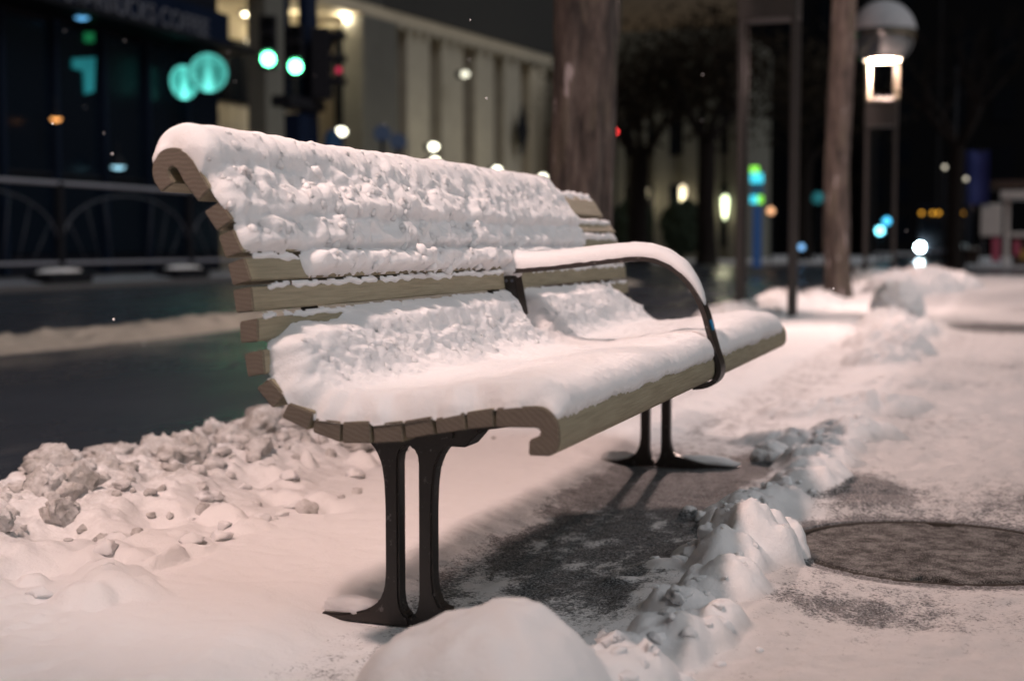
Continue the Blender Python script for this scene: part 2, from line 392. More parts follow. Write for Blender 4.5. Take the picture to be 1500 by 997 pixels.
# near pavement with trodden snow: one height sheet, denser close to the bench
def spaced(segs):
    out = [segs[0][0]]
    for a, b, d0, d1 in segs:
        p = a
        while p < b - 1e-6:
            p += d0 + (d1 - d0) * (p - a) / (b - a); out.append(min(p, b))
    return np.array(out)
gx = spaced([(-3.0, .55, .0095, .0095), (.55, 3.0, .012, .1), (3.0, 16, .1, .6)])
gy = spaced([(.9, 1.7, .03, .012), (1.7, 3.4, .0085, .010), (3.4, 6.5, .010, .024), (6.5, 15, .024, .07), (15, 34, .07, .16)])
GX, GY = np.meshgrid(gx, gy, indexing='ij')
MH = (-.118, 3.455); MHR = .325
MOUNDS = [  # x, y, rx, ry, h  (ploughed ridge in front of the bench)
    (-.675, 1.965, .125, .16, .185), (-.765, 1.95, .115, .15, .150), (-.545, 2.10, .075, .10, .115), (-.585, 2.26, .06, .08, .075), (-.535, 2.40, .07, .085, .095), (-.47, 2.48, .06, .08, .075),
    (-.545, 2.62, .07, .09, .085), (-.50, 2.78, .085, .10, .10), (-.515, 2.96, .08, .09, .125), (-.495, 3.10, .10, .11, .165), (-.59, 3.12, .09, .07, .075), (-.43, 3.28, .08, .10, .09),
    (-.66, 2.98, .07, .06, .045), (-.72, 2.86, .05, .05, .03), (-.60, 3.58, .095, .14, .095), (-.55, 3.80, .085, .13, .08), (-.50, 4.15, .11, .20, .10), (-.53, 4.5, .13, .20, .09), (-.50, 4.8, .10, .14, .08),
    (-.62, 5.02, .20, .13, .075), (-.50, 5.10, .12, .15, .105), (-.42, 5.2, .10, .14, .07), (-.66, 4.62, .05, .05, .05),
    (-.60, 5.95, .26, .22, .08), (-.47, 6.05, .16, .20, .10), (-.38, 6.15, .12, .2, .07), (-.45, 7.2, .25, .3, .04),
    (-.62, 8.6, .20, .35, .10), (-.55, 9.2, .2, .35, .14), (-.72, 10.2, .25, .4, .13), (-.64, 11.0, .25, .5, .15), (-.85, 12.4, .25, .4, .15),
    (-1.0, 22.5, .5, 1.2, .32), (-1.35, 21, .4, 1.0, .26), (-.75, 24, .5, 1.2, .25), (-1.9, 26.5, .6, 1.2, .2), (-2.2, 15.5, .3, .7, .12), (-2.3, 12.9, .3, .6, .10), (-1.9, 16.6, .25, .5, .12)]
rr = random.Random(3)
for i in range(46):                                   # crumbs along the ridge
    t = rr.random(); yy = 2.3 + 4.2 * t ** 1.3; MOUNDS.append((-.54 + .06 * math.sin(3 * yy) + rr.gauss(0, .07), yy, rr.uniform(.02, .05), rr.uniform(.02, .05), rr.uniform(.015, .045)))
for i in range(26):                                   # crumbs between the bench and the kerb bank
    yy = rr.uniform(2.2, 5.5); MOUNDS.append((-1.66 - .1 * (yy - 2.3) + rr.gauss(0, .09), yy, rr.uniform(.02, .06), rr.uniform(.02, .06), rr.uniform(.012, .05)))
MOUNDS += [(-1.62, 2.36, .09, .05, .04), (-1.70, 2.46, .08, .06, .05), (-1.77, 2.58, .08, .07, .05), (-1.74, 2.72, .08, .06, .04)]

def ground_field(X, Y):
    wx = X + .035 * perlin(X * 7, Y * 7, 1.3) + .006 * perlin(X * 21, Y * 21, 2.1); wy = Y + .035 * perlin(X * 7, Y * 7, 5.3) + .006 * perlin(X * 21, Y * 21, 8.1)
    # bank thrown up along the kerb
    bx = -2.22 - .02 * (Y - 3) * (Y < 8) + .10 * perlin(0 * X, Y * 1.3, 4.4)
    wid = .33 + .10 * perlin(0 * X + 3.1, Y * 1.6, 1.4)
    bank = np.clip(1 - ((X - bx) / wid) ** 2, 0, 1) ** .8
    lump = .30 + .36 * domes(wx * 9.5, wy * 9.5) + .36 * domes(wx * 21, wy * 21) + .22 * fbm(X * 9, Y * 9, 2.0, 4, .6)
    fade = .72 + .28 * sst(9, 5, Y)
    apron = sst(-1.66, -1.95, X + .10 * perlin(X * 3, Y * 3, 6.6) + .07 * (Y - 2.5)) * sst(5.5, 3.8, Y)
    bh = .022 * apron * np.clip(.2 + 1.1 * domes(wx * 15, wy * 15) * domes(wx * 5 + 9, wy * 5), 0, 1.4) + .062 * bank * np.clip(lump, .1, 1.6) * fade
    # even snow behind the bench, thin under it, packed in front
    behind = sst(-1.06, -1.26, X + .03 * perlin(X * 5, Y * 5, 7.7)); base = (.004 + .034 * behind) * (1 + .25 * perlin(X * 3, Y * 3, .3)) + .008 * fbm(X * 6, Y * 6, .9, 3) * behind
    under = sst(.36, .20, np.abs(X + .90 + .03 * perlin(X * 6, Y * 6, .2))) * sst(2.42, 2.85, Y) * sst(4.85, 4.45, Y)
    front = sst(-.62, -.40, X)
    base = base + .012 * front * (1 + .6 * fbm(X * 4, Y * 4, 3.3, 4)) + .010 * sst(4.3, 5.2, Y) * (1 + fbm(X * 3.5, Y * 3.5, 1.1, 4))
    rg = np.zeros_like(X)
    for (mx, my, rx, ry, h) in MOUNDS:
        if 2.0 < my < 7: rx, ry, h = rx * 1.12, ry * 1.12, h * .78
        if rx < .07:
            sl = (np.abs(gx - mx) < rx * 1.8 + .05); tl = (np.abs(gy - my) < ry * 1.8 + .05)
        else: sl = (np.abs(gx - mx) < rx * 1.6 + .1); tl = (np.abs(gy - my) < ry * 1.6 + .1)
        ii = np.ix_(sl, tl)
        sm = 0.0 if my in (1.965, 1.95) else 1.0
        q_ = 1.0 if sm else .45; ux = wx[ii] * q_ + X[ii] * (1 - q_); uy = wy[ii] * q_ + Y[ii] * (1 - q_)
        r2 = ((ux - mx) / rx) ** 2 + ((uy - my) / ry) ** 2
        d = h * np.clip(1 - r2 * (.72 if sm else .55), 0, 1) ** (.85 if sm else .62)
        d = np.where(r2 < 1.4 if sm else r2 < 1.85, d, 0)
        k = .018 if sm else .06; a = rg[ii]; hh = np.clip(.5 + .5 * (d - a) / k, 0, 1); rg[ii] = a * (1 - hh) + d * hh + k * hh * (1 - hh) * (d > .002)
    spread = np.exp(-((X + .52) / .22) ** 2) * sst(2.2, 2.6, Y) * (.03 + .02 * perlin(X * 5, Y * 5, 9.1)) * (Y < 13)
    tex = rg * .45 * (domes(X * 11, Y * 9) - .55 + .25 * domes(wx * 26, wy * 22) - .12 + .25 * perlin(X * 20, Y * 20, 6.0)) * np.where(np.hypot((X + .715) / .26, (Y - 1.965) / .3) < 1, .12, 1)
    z = np.maximum(base, 0) + bh + np.maximum(rg, spread) + tex
    z += .0035 * fbm(X * 24, Y * 24, 5.5, 3)
    dist = np.clip(sst(.02, .10, bh) + .8 * sst(.02, .06, rg) * (Y > 2.2) + .5 * np.exp(-((X + 1.68 + .1 * (Y - 2.3)) / .14) ** 2), 0, 1)
    near = np.exp(-(((X + .70) / .2) ** 4 + ((Y - 1.96) / .25) ** 4)); z += near * (.016 * fbm(X * 6.5, Y * 6.5, 2.5, 3) + .0035 * fbm(X * 28, Y * 28, 4.5, 3, .6))
    z += dist * (.011 * fbm(X * 26, Y * 26, 1.5, 4, .62) + .010 * (domes(wx * 34, wy * 34) - .6))
    # near left corner is softly drifted
    for yl in (2.445, 4.475): z = z * (1 - .93 * np.exp(-(((X + 1.09) / .19) ** 4 + ((Y - yl) / .055) ** 4)))
    # kerb edge
    z = np.where(X < CURB - .12, np.maximum(z + (X - CURB + .12) * 1.2, ROAD_Z - .02), z)
    # cover and dirt
    cover = .60 + .5 * behind + .9 * sst(.018, .05, z - .02 * front)
    cover = cover - .50 * under * (1 - sst(.012, .03, rg)) + .13 * front - .03 * sst(4.2, 3, Y)
    cover += .22 * front * (perlin(X * 1.6, Y * 1.1, 2.2)) + .12 * sst(2.9, 2.2, Y)
    bare = np.exp(-(((X + .33) / .10) ** 2 + ((Y - 4.1) / .18) ** 2)) + .8 * np.exp(-(((X + 1.62) / .06) ** 2 + ((Y - 3.95) / .12) ** 2))
    bare += .9 * np.exp(-(((X - .25) / .9) ** 2 + ((Y - 12.6) / .8) ** 2)) + .8 * sst(.55, .8, X - .05 * (Y - 8)) * sst(6.8, 8, Y) * sst(14, 12, Y)
    bare += .35 * np.exp(-(((X - .2) / .35) ** 2 + ((Y - 4.1) / .35) ** 2)) + .5 * np.exp(-(((X + .25) / .18) ** 2 + ((Y - 2.75) / .09) ** 2))
    for (ax, ay, ar) in ((-2.02, 2.72, .10), (-1.93, 2.95, .07), (-1.98, 3.5, .06), (-1.80, 3.35, .05), (-1.9, 2.42, .08), (-1.62, 3.32, .05), (-1.75, 2.55, .05)):
        bb = np.exp(-(((wx - ax) / ar) ** 2 + ((wy - ay) / (ar * 1.1)) ** 2)); z = z * (1 - .8 * bb); bare += 1.1 * bb
    cover -= .75 * bare
    cover += under * (.16 - .30 * sst(3.3, 4.0, Y) + .42 * fbm(X * 8, Y * 4.5, 7.0, 4, .6) + .18 * sst(-.82, -1.1, X))
    rm = np.hypot(X - MH[0], Y - MH[1])
    cover -= .5 * sst(.43, .34, rm) * (rg < .03)
    z = np.where(rm < MHR + .2, z * (.15 + .85 * np.maximum(sst(MHR + .05, MHR + .2, rm), sst(.015, .06, rg))), z)
    z = np.where(rm < MHR + .026, np.minimum(z, -.012), z)
    dirt = np.clip(.85 * bank * sst(-1.75, -2.2, X) * (.35 + .8 * perlin(X * 4, Y * 4, 4.1) + .4), 0, 1) + .10 * front
    thin = sst(-.52, -.36, X + .04 * perlin(X * 6, Y * 6, 2.)) * (1 - sst(.02, .05, rg)) * (.45 + .55 * sst(6.5, 4, Y)) + .6 * under * (1 - sst(.02, .05, rg))
    return z, cover, np.clip(dirt, 0, 1), np.clip(thin, 0, 1)
GZ, cov, drt, thn = ground_field(GX, GY)
tag(grid('pavement', np.stack([GX, GY, GZ], -1), M['ground'], attrs=dict(cover=cov, dirt=drt, thin=thn)), kind='structure')
sheet('pavement_bed', CURB, 16, -12, 34.3, -.035, plain('pavement_bed_concrete', (.2, .2, .2), .8), th=.1)
sheet('pavement_snow', CURB, 16, -12, .9, .012, M['snow'])
def ground_z(x, y):
    i = min(max(np.searchsorted(gx, x), 0), len(gx) - 1); j = min(max(np.searchsorted(gy, y), 0), len(gy) - 1); return float(GZ[i, j])

# lumps of ploughed, gritty snow in the kerb bank
rr = random.Random(11); parts = []
for i in range(640):
    y = 2.0 + 3.6 * rr.random() if i < 520 else rr.uniform(5, 28)
    x = -2.27 - .02 * (y - 3) * (y < 8) + rr.gauss(0, .13) + (abs(rr.gauss(0, .26)) if i % 3 == 0 and 2.5 < y < 5 else 0); x = min(max(x, -2.62), -1.65)
    r = rr.choice([.010, .014, .018, .02, .025, .03, .035, .045, .055] if i % 3 else [.008, .011, .014, .018, .024]) * rr.uniform(.8, 1.2) * (1 if y < 6 else 1.3)
    z = (ground_z(x, y) if x > -2.60 else ROAD_Z + .03) + r * .25
    parts.append(blob_geo((x, y, z), (r * rr.uniform(.8, 1.3), r * rr.uniform(.8, 1.3), r * rr.uniform(.7, 1.0)), 4 if r > .04 else 3, .38, 1.7, rr.random() * 90, cuts=5))
stray = []
for i in range(40):                                   # stray crumbs on the smooth snow
    y = rr.uniform(2.2, 4.6); x = -1.72 - .1 * (y - 2.3) + rr.gauss(0, .1); r = rr.uniform(.010, .03)
    stray.append(blob_geo((x, y, ground_z(x, y) + r * .1), (r * rr.uniform(.8, 1.5), r, r * .7), 3, .4, 1.6, rr.random() * 90, cuts=7))
V, Fc = join(parts); parts = stray
for i in range(150):                                  # broken crumbs on the ridge in front of the bench
    q = MOUNDS[rr.choice([2, 3, 4, 5, 6, 7, 8, 9, 10, 14, 15, 16, 18, 19, 20])]; y = q[1] + rr.gauss(0, q[3] * .6); x = q[0] + rr.gauss(0, q[2] * .55); r = rr.choice([.004, .005, .006, .008, .010, .014, .022]) * rr.uniform(.8, 1.3)
    if math.hypot(x - MH[0], y - MH[1]) > MHR + .05: parts.append(blob_geo((x, y, ground_z(x, y) - r * .2), (r * rr.uniform(.8, 1.4), r * rr.uniform(.8, 1.4), r * .8), 3, .36, 1.7, rr.random() * 90, cuts=5))
V2, F2 = join(parts); tag(mesh('ridge_crumbs', V2, F2, M['snow'], smooth=True), 'broken crumbs of clean snow before and behind the bench', 'snow', kind='stuff')
tag(mesh('ploughed_snow_bank', V, Fc, M['chunk'], smooth=True), 'gritty lumps of ploughed snow heaped along the kerb behind the bench', 'snow', kind='stuff')

# slush row in the roadway
rx_ = np.linspace(0, 1, 34); ry_ = np.linspace(5, 30, 520); U, Yy = np.meshgrid(rx_, ry_, indexing='ij')
Xc = -7.75 + .12 * perlin(0 * U, Yy * .7, 3.3); Xx = Xc + (U - .5) * 1.25
zz = np.clip(1 - (2 * U - 1) ** 2, 0, 1) * (.085 + .05 * perlin(Xx * 3, Yy * 2, .4) + .05 * perlin(Xx * 7, Yy * 6, .9) + .03 * np.abs(perlin(Xx * 14, Yy * 14, 2)))
tag(grid('slush_ridge', np.stack([Xx, Yy, ROAD_Z - .01 + np.maximum(zz, 0)], -1), plain('brown_slush', (.42, .38, .32), .6, 0, .3, 9, .02)), 'long ridge of beige slush lying across the dark roadway', 'slush', kind='stuff')

# ------------------------------------------------------------------ bench
YE, L = 2.15, 2.58
def pe(x, y): p = on_y(x, y, YE); return (p[0], p[2])
bench = root('park_bench', (-1.03, 3.44, 0), 'snow covered wooden slat bench with curled back and dark iron legs', 'bench')
SL = [[(298, 310), (322, 294), (341, 322), (317, 339)], [(319, 346), (341, 336), (356, 369), (330, 378)], [(332, 387), (357, 377), (368, 411), (340, 419)],
      [(341, 425), (369, 420), (372, 456), (346, 458)], [(350, 471), (377, 466), (378, 500), (351, 503)], [(357, 518), (385, 512), (388, 548), (362, 552)],
      [(375, 568), (394, 554), (418, 579), (399, 598)], [(412, 611), (423, 589), (460, 604), (451, 630)], [(457, 633), (460, 613), (499, 618), (499, 648)],
      [(501, 649), (501, 618), (542, 617), (544, 649)], [(547, 650), (545, 621), (588, 617), (591, 647)], [(594, 643), (590, 617), (631, 610), (637, 636)],
      [(640, 636), (637, 613), (680, 604), (683, 629)], [(685, 629), (682, 604), (722, 598), (724, 625)]]
TOPC = [(236, 282), (226, 266), (222.6, 252), (224.5, 237), (232, 224.5), (242, 218), (253, 216), (264, 217.5), (274, 223), (284, 234), (296, 255), (308, 276), (291, 296), (280, 281), (268, 264), (263, 254), (259, 247), (254, 244.5), (249, 247), (248, 252), (251, 259), (256, 267)]
FRONTC = [(726, 598), (757, 595), (788, 595), (800, 598), (810, 606), (817, 617), (820, 630), (820, 650), (816, 661), (806, 668), (774, 667), (775, 644), (786, 641), (792, 636), (791, 629), (786, 626.5), (776, 626.5), (726, 625.5)]
WM = [M['wood'], M['wend']]
for k, q in enumerate([TOPC] + SL + [FRONTC]):
    jit = rr.uniform(-.002, .002)
    o = prism('slat', [pe(*p) for p in q], YE + jit, YE + L + jit, WM, bench, off=.0022, endaxis=1)
# line of the sitting surface, from the back of the curl over the top, down and out to the front lip
surf_px = [(224, 262), (223, 250), (226, 236), (236, 222), (253, 216), (269, 219), (284, 233), (308, 276)]
marks = [len(surf_px)]
for q in SL: surf_px += ([q[1], q[2]]); marks.append(len(surf_px))
surf_px += [(726, 598), (757, 595), (788, 595), (803, 600), (814, 611), (820, 630), (820, 650), (815, 662)]
S0 = np.array([pe(*p) for p in surf_px]); sl0 = np.concatenate([[0], np.cumsum(np.linalg.norm(np.diff(S0, axis=0), axis=1))])
NS = 400; sv = np.linspace(0, sl0[-1], NS); SP = np.stack([np.interp(sv, sl0, S0[:, 0]), np.interp(sv, sl0, S0[:, 1])], 1)
def smooth1(A, k):
    ker = np.hanning(k + 2)[1:-1]; ker /= ker.sum(); pad = np.pad(A, ((k // 2, k // 2), (0, 0)), mode='edge')
    return np.stack([np.convolve(pad[:, i], ker, 'valid') for i in range(A.shape[1])], 1)
wk = sst(sl0[7] - .02, sl0[7] + .06, sv)[:, None]; SPm = smooth1(SP, 9) * (1 - wk) + smooth1(SP, 45) * wk
T_ = np.gradient(SPm, axis=0); T_ = smooth1(T_, 17) * (1 - wk) + smooth1(T_, 51) * wk; T_ /= np.linalg.norm(T_, axis=1)[:, None]; NRM = np.stack([-T_[:, 1], T_[:, 0]], 1)
def s_of(i): return sl0[i]                              # arc position of traced point i
sA = [s_of(8 + 2 * k) for k in range(14)]; sB = [s_of(9 + 2 * k) for k in range(14)]   # upper / lower edge of each slat (k=0 is the second slat)
s_top0, s_top1 = s_of(0), s_of(7); s_front = s_of(8 + 28 + 2); s_lip = s_of(8 + 28 + 5); s_end = sl0[-1]

# iron: ribs that carry the slats, legs, arm
rib_s = np.linspace(sA[0], s_front, 70); rp = np.stack([np.interp(rib_s, sv, SP[:, 0]), np.interp(rib_s, sv, SP[:, 1])], 1); rn = np.stack([np.interp(rib_s, sv, NRM[:, 0]), np.interp(rib_s, sv, NRM[:, 1])], 1)
rp = smooth1(rp, 13)
LEGY = (2.445, 4.475); LX = -1.03
for yl in LEGY:
    a, b = rp - rn * .041, rp - rn * .053; n = len(a); V = []
    for i in range(n): V += [(a[i][0], yl - .024, a[i][1]), (a[i][0], yl + .024, a[i][1]), (b[i][0], yl + .024, b[i][1]), (b[i][0], yl - .024, b[i][1])]
    Fc = [(4 * i + j, 4 * i + (j + 1) % 4, 4 * i + 4 + (j + 1) % 4, 4 * i + 4 + j) for i in range(n - 1) for j in range(4)] + [(3, 2, 1, 0), (4 * n - 4, 4 * n - 3, 4 * n - 2, 4 * n - 1)]
    mesh('support_rib', V, Fc, M['iron'], bench)
    zt = .372
    prism('seat_bracket', [(LX - .15, zt - .008), (LX - .14, zt - .018), (LX + .12, zt - .022), (LX + .145, zt + .006), (LX + .14, zt + .022), (LX - .15, zt + .008)], yl - .032, yl + .032, M['iron'], bench, off=.003)
    left = [(-.105, zt - .012), (-.082, zt - .022), (-.066, zt - .04), (-.055, zt - .065), (-.050, zt - .10), (-.048, zt - .15), (-.048, .10), (-.051, .07), (-.062, .045), (-.085, .028), (-.12, .018), (-.185, .014), (-.185, .002), (0, .002), (0, .020), (-.010, .024), (-.017, .038), (-.020, .06), (-.020, zt - .055), (-.016, zt - .04), (-.008, zt - .031), (0, zt - .028), (0, zt - .012)]
    right = [(-x * (1.0 if z > .05 else 1.5 if x < -.07 else 1.0), z) for x, z in left]
    for half in (left, right):
        o = prism('leg', [(LX + x, z + .002) for x, z in half], yl - .018, yl + .018, M['iron'], bench, off=.004, seg=2)
    for dx in (-.10, .09): disc('bolt', (LX + dx, yl - .034, zt), .008, (0, -1, 0), M['iron'], bench, th=.008, k=8)
YA = 3.492; AW = .032
arm_px = [(722, 397), (745, 397), (800, 392.5), (850, 387), (900, 381), (935, 378), (955, 380), (975, 387), (993, 399), (1009, 416), (1022, 437), (1032, 462), (1039, 490), (1047, 518), (1053, 534), (1054, 548), (1047, 560), (1032, 567), (1012, 568)]
A0 = np.array([[on_y(x, y, YA - AW)[0], on_y(x, y, YA - AW)[2]] for x, y in arm_px])
al = np.concatenate([[0], np.cumsum(np.linalg.norm(np.diff(A0, axis=0), axis=1))]); av = np.linspace(0, al[-1], 120)
AP = smooth1(np.stack([np.interp(av, al, A0[:, 0]), np.interp(av, al, A0[:, 1])], 1), 7)
AT = np.gradient(AP, axis=0); AT /= np.linalg.norm(AT, axis=1)[:, None]; AN = np.stack([-AT[:, 1], AT[:, 0]], 1)
V = []
for i in range(len(AP)):
    p, q = AP[i] - AN[i] * .007, AP[i] + AN[i] * .005
    V += [(p[0], YA - AW, p[1]), (q[0], YA - AW, q[1]), (q[0], YA + AW, q[1]), (p[0], YA + AW, p[1])]
n = len(AP); Fc = [(4 * i + j, 4 * i + (j + 1) % 4, 4 * i + 4 + (j + 1) % 4, 4 * i + 4 + j) for i in range(n - 1) for j in range(4)] + [(3, 2, 1, 0), (4 * n - 4, 4 * n - 3, 4 * n - 2, 4 * n - 1)]
arm = mesh('armrest', V, Fc, M['iron'], bench)
b0 = on_y(738, 402, YA - AW); b1 = on_y(749, 462, YA - AW); bw = .028
br = prism('arm_bracket', [(b0[0] - .004, b0[2]), (b0[0] + bw, b0[2]), (b1[0] + bw, b1[2]), (b1[0] - .004, b1[2])], YA - AW - .001, YA + AW - .004, M['iron'], bench, off=.003)
for t in (.15, .85):
    for dx in (.004, .02): disc('bolt', (b0[0] + (b1[0] - b0[0]) * t + dx, YA - AW - .003, b0[2] + (b1[2] - b0[2]) * t), .004, (0, -1, 0), M['rail'], br, th=.004, k=8)
rib_m = (rp - rn * .041)
V = []
for i in range(6, 40):
    a, b = rp[i] - rn[i] * .041, rp[i] - rn[i] * .051; V += [(a[0], YA - AW, a[1]), (a[0], YA + AW, a[1]), (b[0], YA + AW, b[1]), (b[0], YA - AW, b[1])]
n = len(V) // 4; Fc = [(4 * i + j, 4 * i + (j + 1) % 4, 4 * i + 4 + (j + 1) % 4, 4 * i + 4 + j) for i in range(n - 1) for j in range(4)]
mesh('support_rib', V, Fc, M['iron'], bench)
sp_ = on_y(1041, 478, YA - AW); k_ = int(np.argmin(np.abs(AP[:, 1] - sp_[2]) + 9 * (AP[:, 0] < -.85)))
stk = AP[k_] + AN[k_] * .006
tag(disc('blue_sticker', (stk[0], YA, stk[1]), .014, (AN[k_][0], 0, AN[k_][1]), plain('sticker_blue', (.03, .32, .62), .35, 0, .5, 150), arm, th=.003, k=16), 'small blue sticker on the arm')

# ------------------------------------------------------------------ snow lying on the bench
yv = np.concatenate([[0, .001, .002, .0035, .0055, .008, .011], np.linspace(.0145, L, 640)]); SS, YY = np.meshgrid(sv, yv, indexing='ij')
yw = YY + .02 * perlin(SS * 20, YY * 20, 1.7); sw = SS + .006 * perlin(SS * 30, YY * 30, 3.7)
cell = domes(SS * 34 + .35 * perlin(SS * 18, YY * 18), YY * 34 + .35 * perlin(SS * 18, YY * 18, 6.)); cell2 = domes(SS * 74 + .3 * perlin(SS * 40, YY * 40), YY * 72)
cell0 = domes(SS * 13 + .3 * perlin(SS * 7, YY * 7, 2.), YY * 13 + .3 * perlin(SS * 7, YY * 7, 8.))
lump = (.30 * cell + .16 * cell2 + .24 * cell0 + .14 * fbm(SS * 10, YY * 10, 4.0, 3)) * (1 - .35 * sst(1.0, 1.8, YY)) + .16 * sst(1.0, 1.8, YY)
def blur(A, n=1):
    for _ in range(n):
        A = np.pad(A, 1, mode='edge'); A = .25 * A[:-2] + .5 * A[1:-1] + .25 * A[2:]; A = .25 * A[:, :-2] + .5 * A[:, 1:-1] + .25 * A[:, 2:]
    return A
lump = blur(lump, 3)
def band(s0, s1, e=.012): return sst(s0 - e, s0 + e, sw) * sst(s1 + e, s1 - e, sw)
def ylim(y0, y1, e=.03):
    a = np.sqrt(np.clip((np.minimum(yw, YY * 3) - y0) / e, 0, 1)); b = np.sqrt(np.clip((y1 - yw) / (e * 1.6), 0, 1)); return a * b
t = np.full_like(SS, -.02)
def put(v): 
    global t; t = np.maximum(t, v)
# cap over the curl
sc_ = .5 * (s_of(3) + s_of(5)); capw = .5 * (s_of(6) - s_of(2)) + .02
ytop = 2.05
cap = .047 * np.sqrt(np.clip(1 - ((SS - sc_ - .012) / (capw * 1.05)) ** 2, 0, 1)) * (1 + .10 * perlin(SS * 8, YY * 5, .8)) 
cap = cap + (cap > .004) * .030 * (lump - .35) * sst(s_of(4), s_of(6), SS)
cap = cap + .004 * fbm(SS * 30, YY * 30, 2.2, 3) * (cap > .004) - .004 * (cap < .004)
put(np.where(ylim(.0, ytop + .01, .03) > 0, cap * ylim(.0, ytop + .01, .03) - .002, -.02))
# curl front and the two slats below: thick clotted snow
f1 = band(s_of(5), sB[0] - .004, .018); l1 = ylim(.002, ytop + .03 + .25 * (SS - s_of(5)) * 1.2)
put((.010 + .054 * lump + .010 * sst(.25, .7, YY)) * f1 * l1 - .006)
f2 = band(sB[0] - .008, sB[1] - .006, .012); l2 = ylim(.01, ytop + .08)
put((.006 + .052 * lump + .010 * perlin(YY * 12, SS * 8, 1.3)) * f2 * l2 - .008)
f3 = band(sA[2] - .008, sB[2] - .008 + .009 * perlin(YY * 24, SS * 0, 2.0) + .006 * perlin(YY * 60, SS * 0, 5.0), .010); l3 = ylim(.205, ytop + .10)
put((.010 + .062 * lump + .016 * perlin(YY * 9, SS * 6, 3.3)) * f3 * l3 - .009)
# thin traces on the upper edges of the bare slats
for k in (2, 3, 4):
    put((.006 + .010 * perlin(YY * 22, SS * 50, k * 3.1)) * band(sA[k] - .006, sA[k] + .004, .005) * ylim(.02, L - .01, .02) - .003)
# far part of the back is only dusted
far = sst(ytop - .02, ytop + .06, YY) * ylim(0, L - .006, .02)
put((.010 + .012 * fbm(SS * 40, YY * 14, 6.0, 3)) * far * band(s_of(3), s_of(6) - .01, .02) - .003)
for k in (0, 1): put((.010 + .010 * perlin(YY * 18, SS * 40, 7 + k)) * far * band(sA[k] - .008, sA[k] + .010, .008) - .003)
# seat: deep pillow, climbing the foot of the back
s_up = sA[4] + .018 - .022 * sst(.18, .5, YY) + .010 * perlin(YY * 9, SS * 0, 5.0) + .010 * perlin(YY * 27, SS * 0, 3.0) + .05 * sst(2.12, 2.5, YY) + .07 * sst(2.22, 2.5, YY)
s_dn = s_of(40) + .010 + .006 * sst(.3, 2.2, YY) + .006 * perlin(YY * 7, SS * 0, 1.0)
s_rag = s_dn - .007 + .006 * perlin(YY * 60, SS * 0, 1.0) + .004 * perlin(YY * 140, SS * 0, 2.0)
yseat0 = np.interp(SS, [sA[4], sA[5], sA[7], s_front], [.06, .02, .006, .004]); yseat0 = yseat0 + .10 * sst(sA[5], sA[4], SS)
rise = np.clip((SS - s_up) / .028, 0, 1) ** .6; fx = np.clip((s_dn - SS) / .085, 0, 1); fall = np.sqrt(1 - (1 - fx) ** 2)
corner = np.exp(-((SS - sA[6]) / .085) ** 2); flat = sst(sA[6], sB[9], SS)
seat = (.036 + .022 * corner * (1 - flat) + (.020 * lump * (1 - flat)) + .014 * flat + .008 * fbm(SS * 6, YY * 5, 2.0, 3) + .003 * fbm(SS * 25, YY * 25, 1.0, 3))
seat = seat - .004 * flat + .016 * flat * np.exp(-((YY - 2.1) / .25) ** 2) + .012 * corner * sst(1.45, 1.6, YY) * sst(2.2, 2.0, YY)
seat = seat * (1 - .8 * np.exp(-((YY + YE - YA) / .05) ** 2) * sst(sA[7], sA[6], SS))
seat = seat * (1 - .93 * np.exp(-((YY + YE - YA) / .040) ** 4) * sst(s_front - .03, s_front + .02, SS))
put(np.where((rise > 0) & (SS < s_rag), seat * rise * fall * np.sqrt(np.clip((np.minimum(yw, YY * 3) - yseat0) / .035, 0, 1)) * np.sqrt(np.clip((L - .075 + .03 * perlin(SS * 9, YY * 0, 1) - yw) / .06, 0, 1)) - .003, -.02))
inend = (YY < .02) & (SS > sA[6]) & (SS < s_front); t = np.where(inend, np.maximum(t, -.010), t)
t = np.where(YY > .01, np.where(t > .003, blur(t, 2), t), t)
t = t + np.where(t > .004, .0016 * fbm(SS * 70, YY * 70, 1.5, 3), 0)
wsm = sst(.006, .02, t)[..., None]; Ps = SP[:, None, :] * (1 - wsm) + SPm[:, None, :] * wsm + NRM[:, None, :] * t[..., None]
Pb = np.stack([Ps[..., 0], YE + YY + np.where(t > 0, .006 * perlin(SS * 25, YY * 25, 9.0), 0) * sst(.0, .05, YY), Ps[..., 1]], -1)
cut = int(np.searchsorted(sv, .5 * (sA[3] + sB[3])))
tag(grid('backrest_snow', Pb[:cut + 1], M['snow'], keep=((t > 0) | inend)[:cut + 1]), 'thick clotted white snow clinging to the curled bench back', 'snow', kind='stuff')
tag(grid('seat_snow', Pb[cut:], M['snow'], keep=((t > 0) | inend)[cut:]), 'deep smooth pillow of snow on the bench seat', 'snow', kind='stuff')

gr_ = []; rr = random.Random(5); si = np.searchsorted(sv, [s_of(5), sB[2], sA[4] + .01, sB[7]])
for i in range(850):
    a_ = rr.randint(si[0], si[1]) if i % 3 else rr.randint(si[2], si[3]); b_ = rr.randint(6, len(yv) - 3)
    if t[a_, b_] < .012 or (yv[b_] > 1.3 and rr.random() < .5) or (i % 3 == 0 and rr.random() < .45): continue
    r = rr.choice([.004, .005, .006, .008, .010, .012]) * rr.uniform(.8, 1.2); c = Pb[a_, b_] - np.array([NRM[a_, 0], 0, NRM[a_, 1]]) * r * (.66 if i % 3 else .78)
    gr_.append(blob_geo(c, (r, r * rr.uniform(.9, 1.4), r * rr.uniform(.9, 1.3)), 2, .34, 1.6, rr.random() * 90))
V, Fc = join(gr_); tag(mesh('snow_granules', V, Fc, M['snow'], smooth=True), 'small soft clots of snow stuck to the bench back', 'snow', kind='stuff')
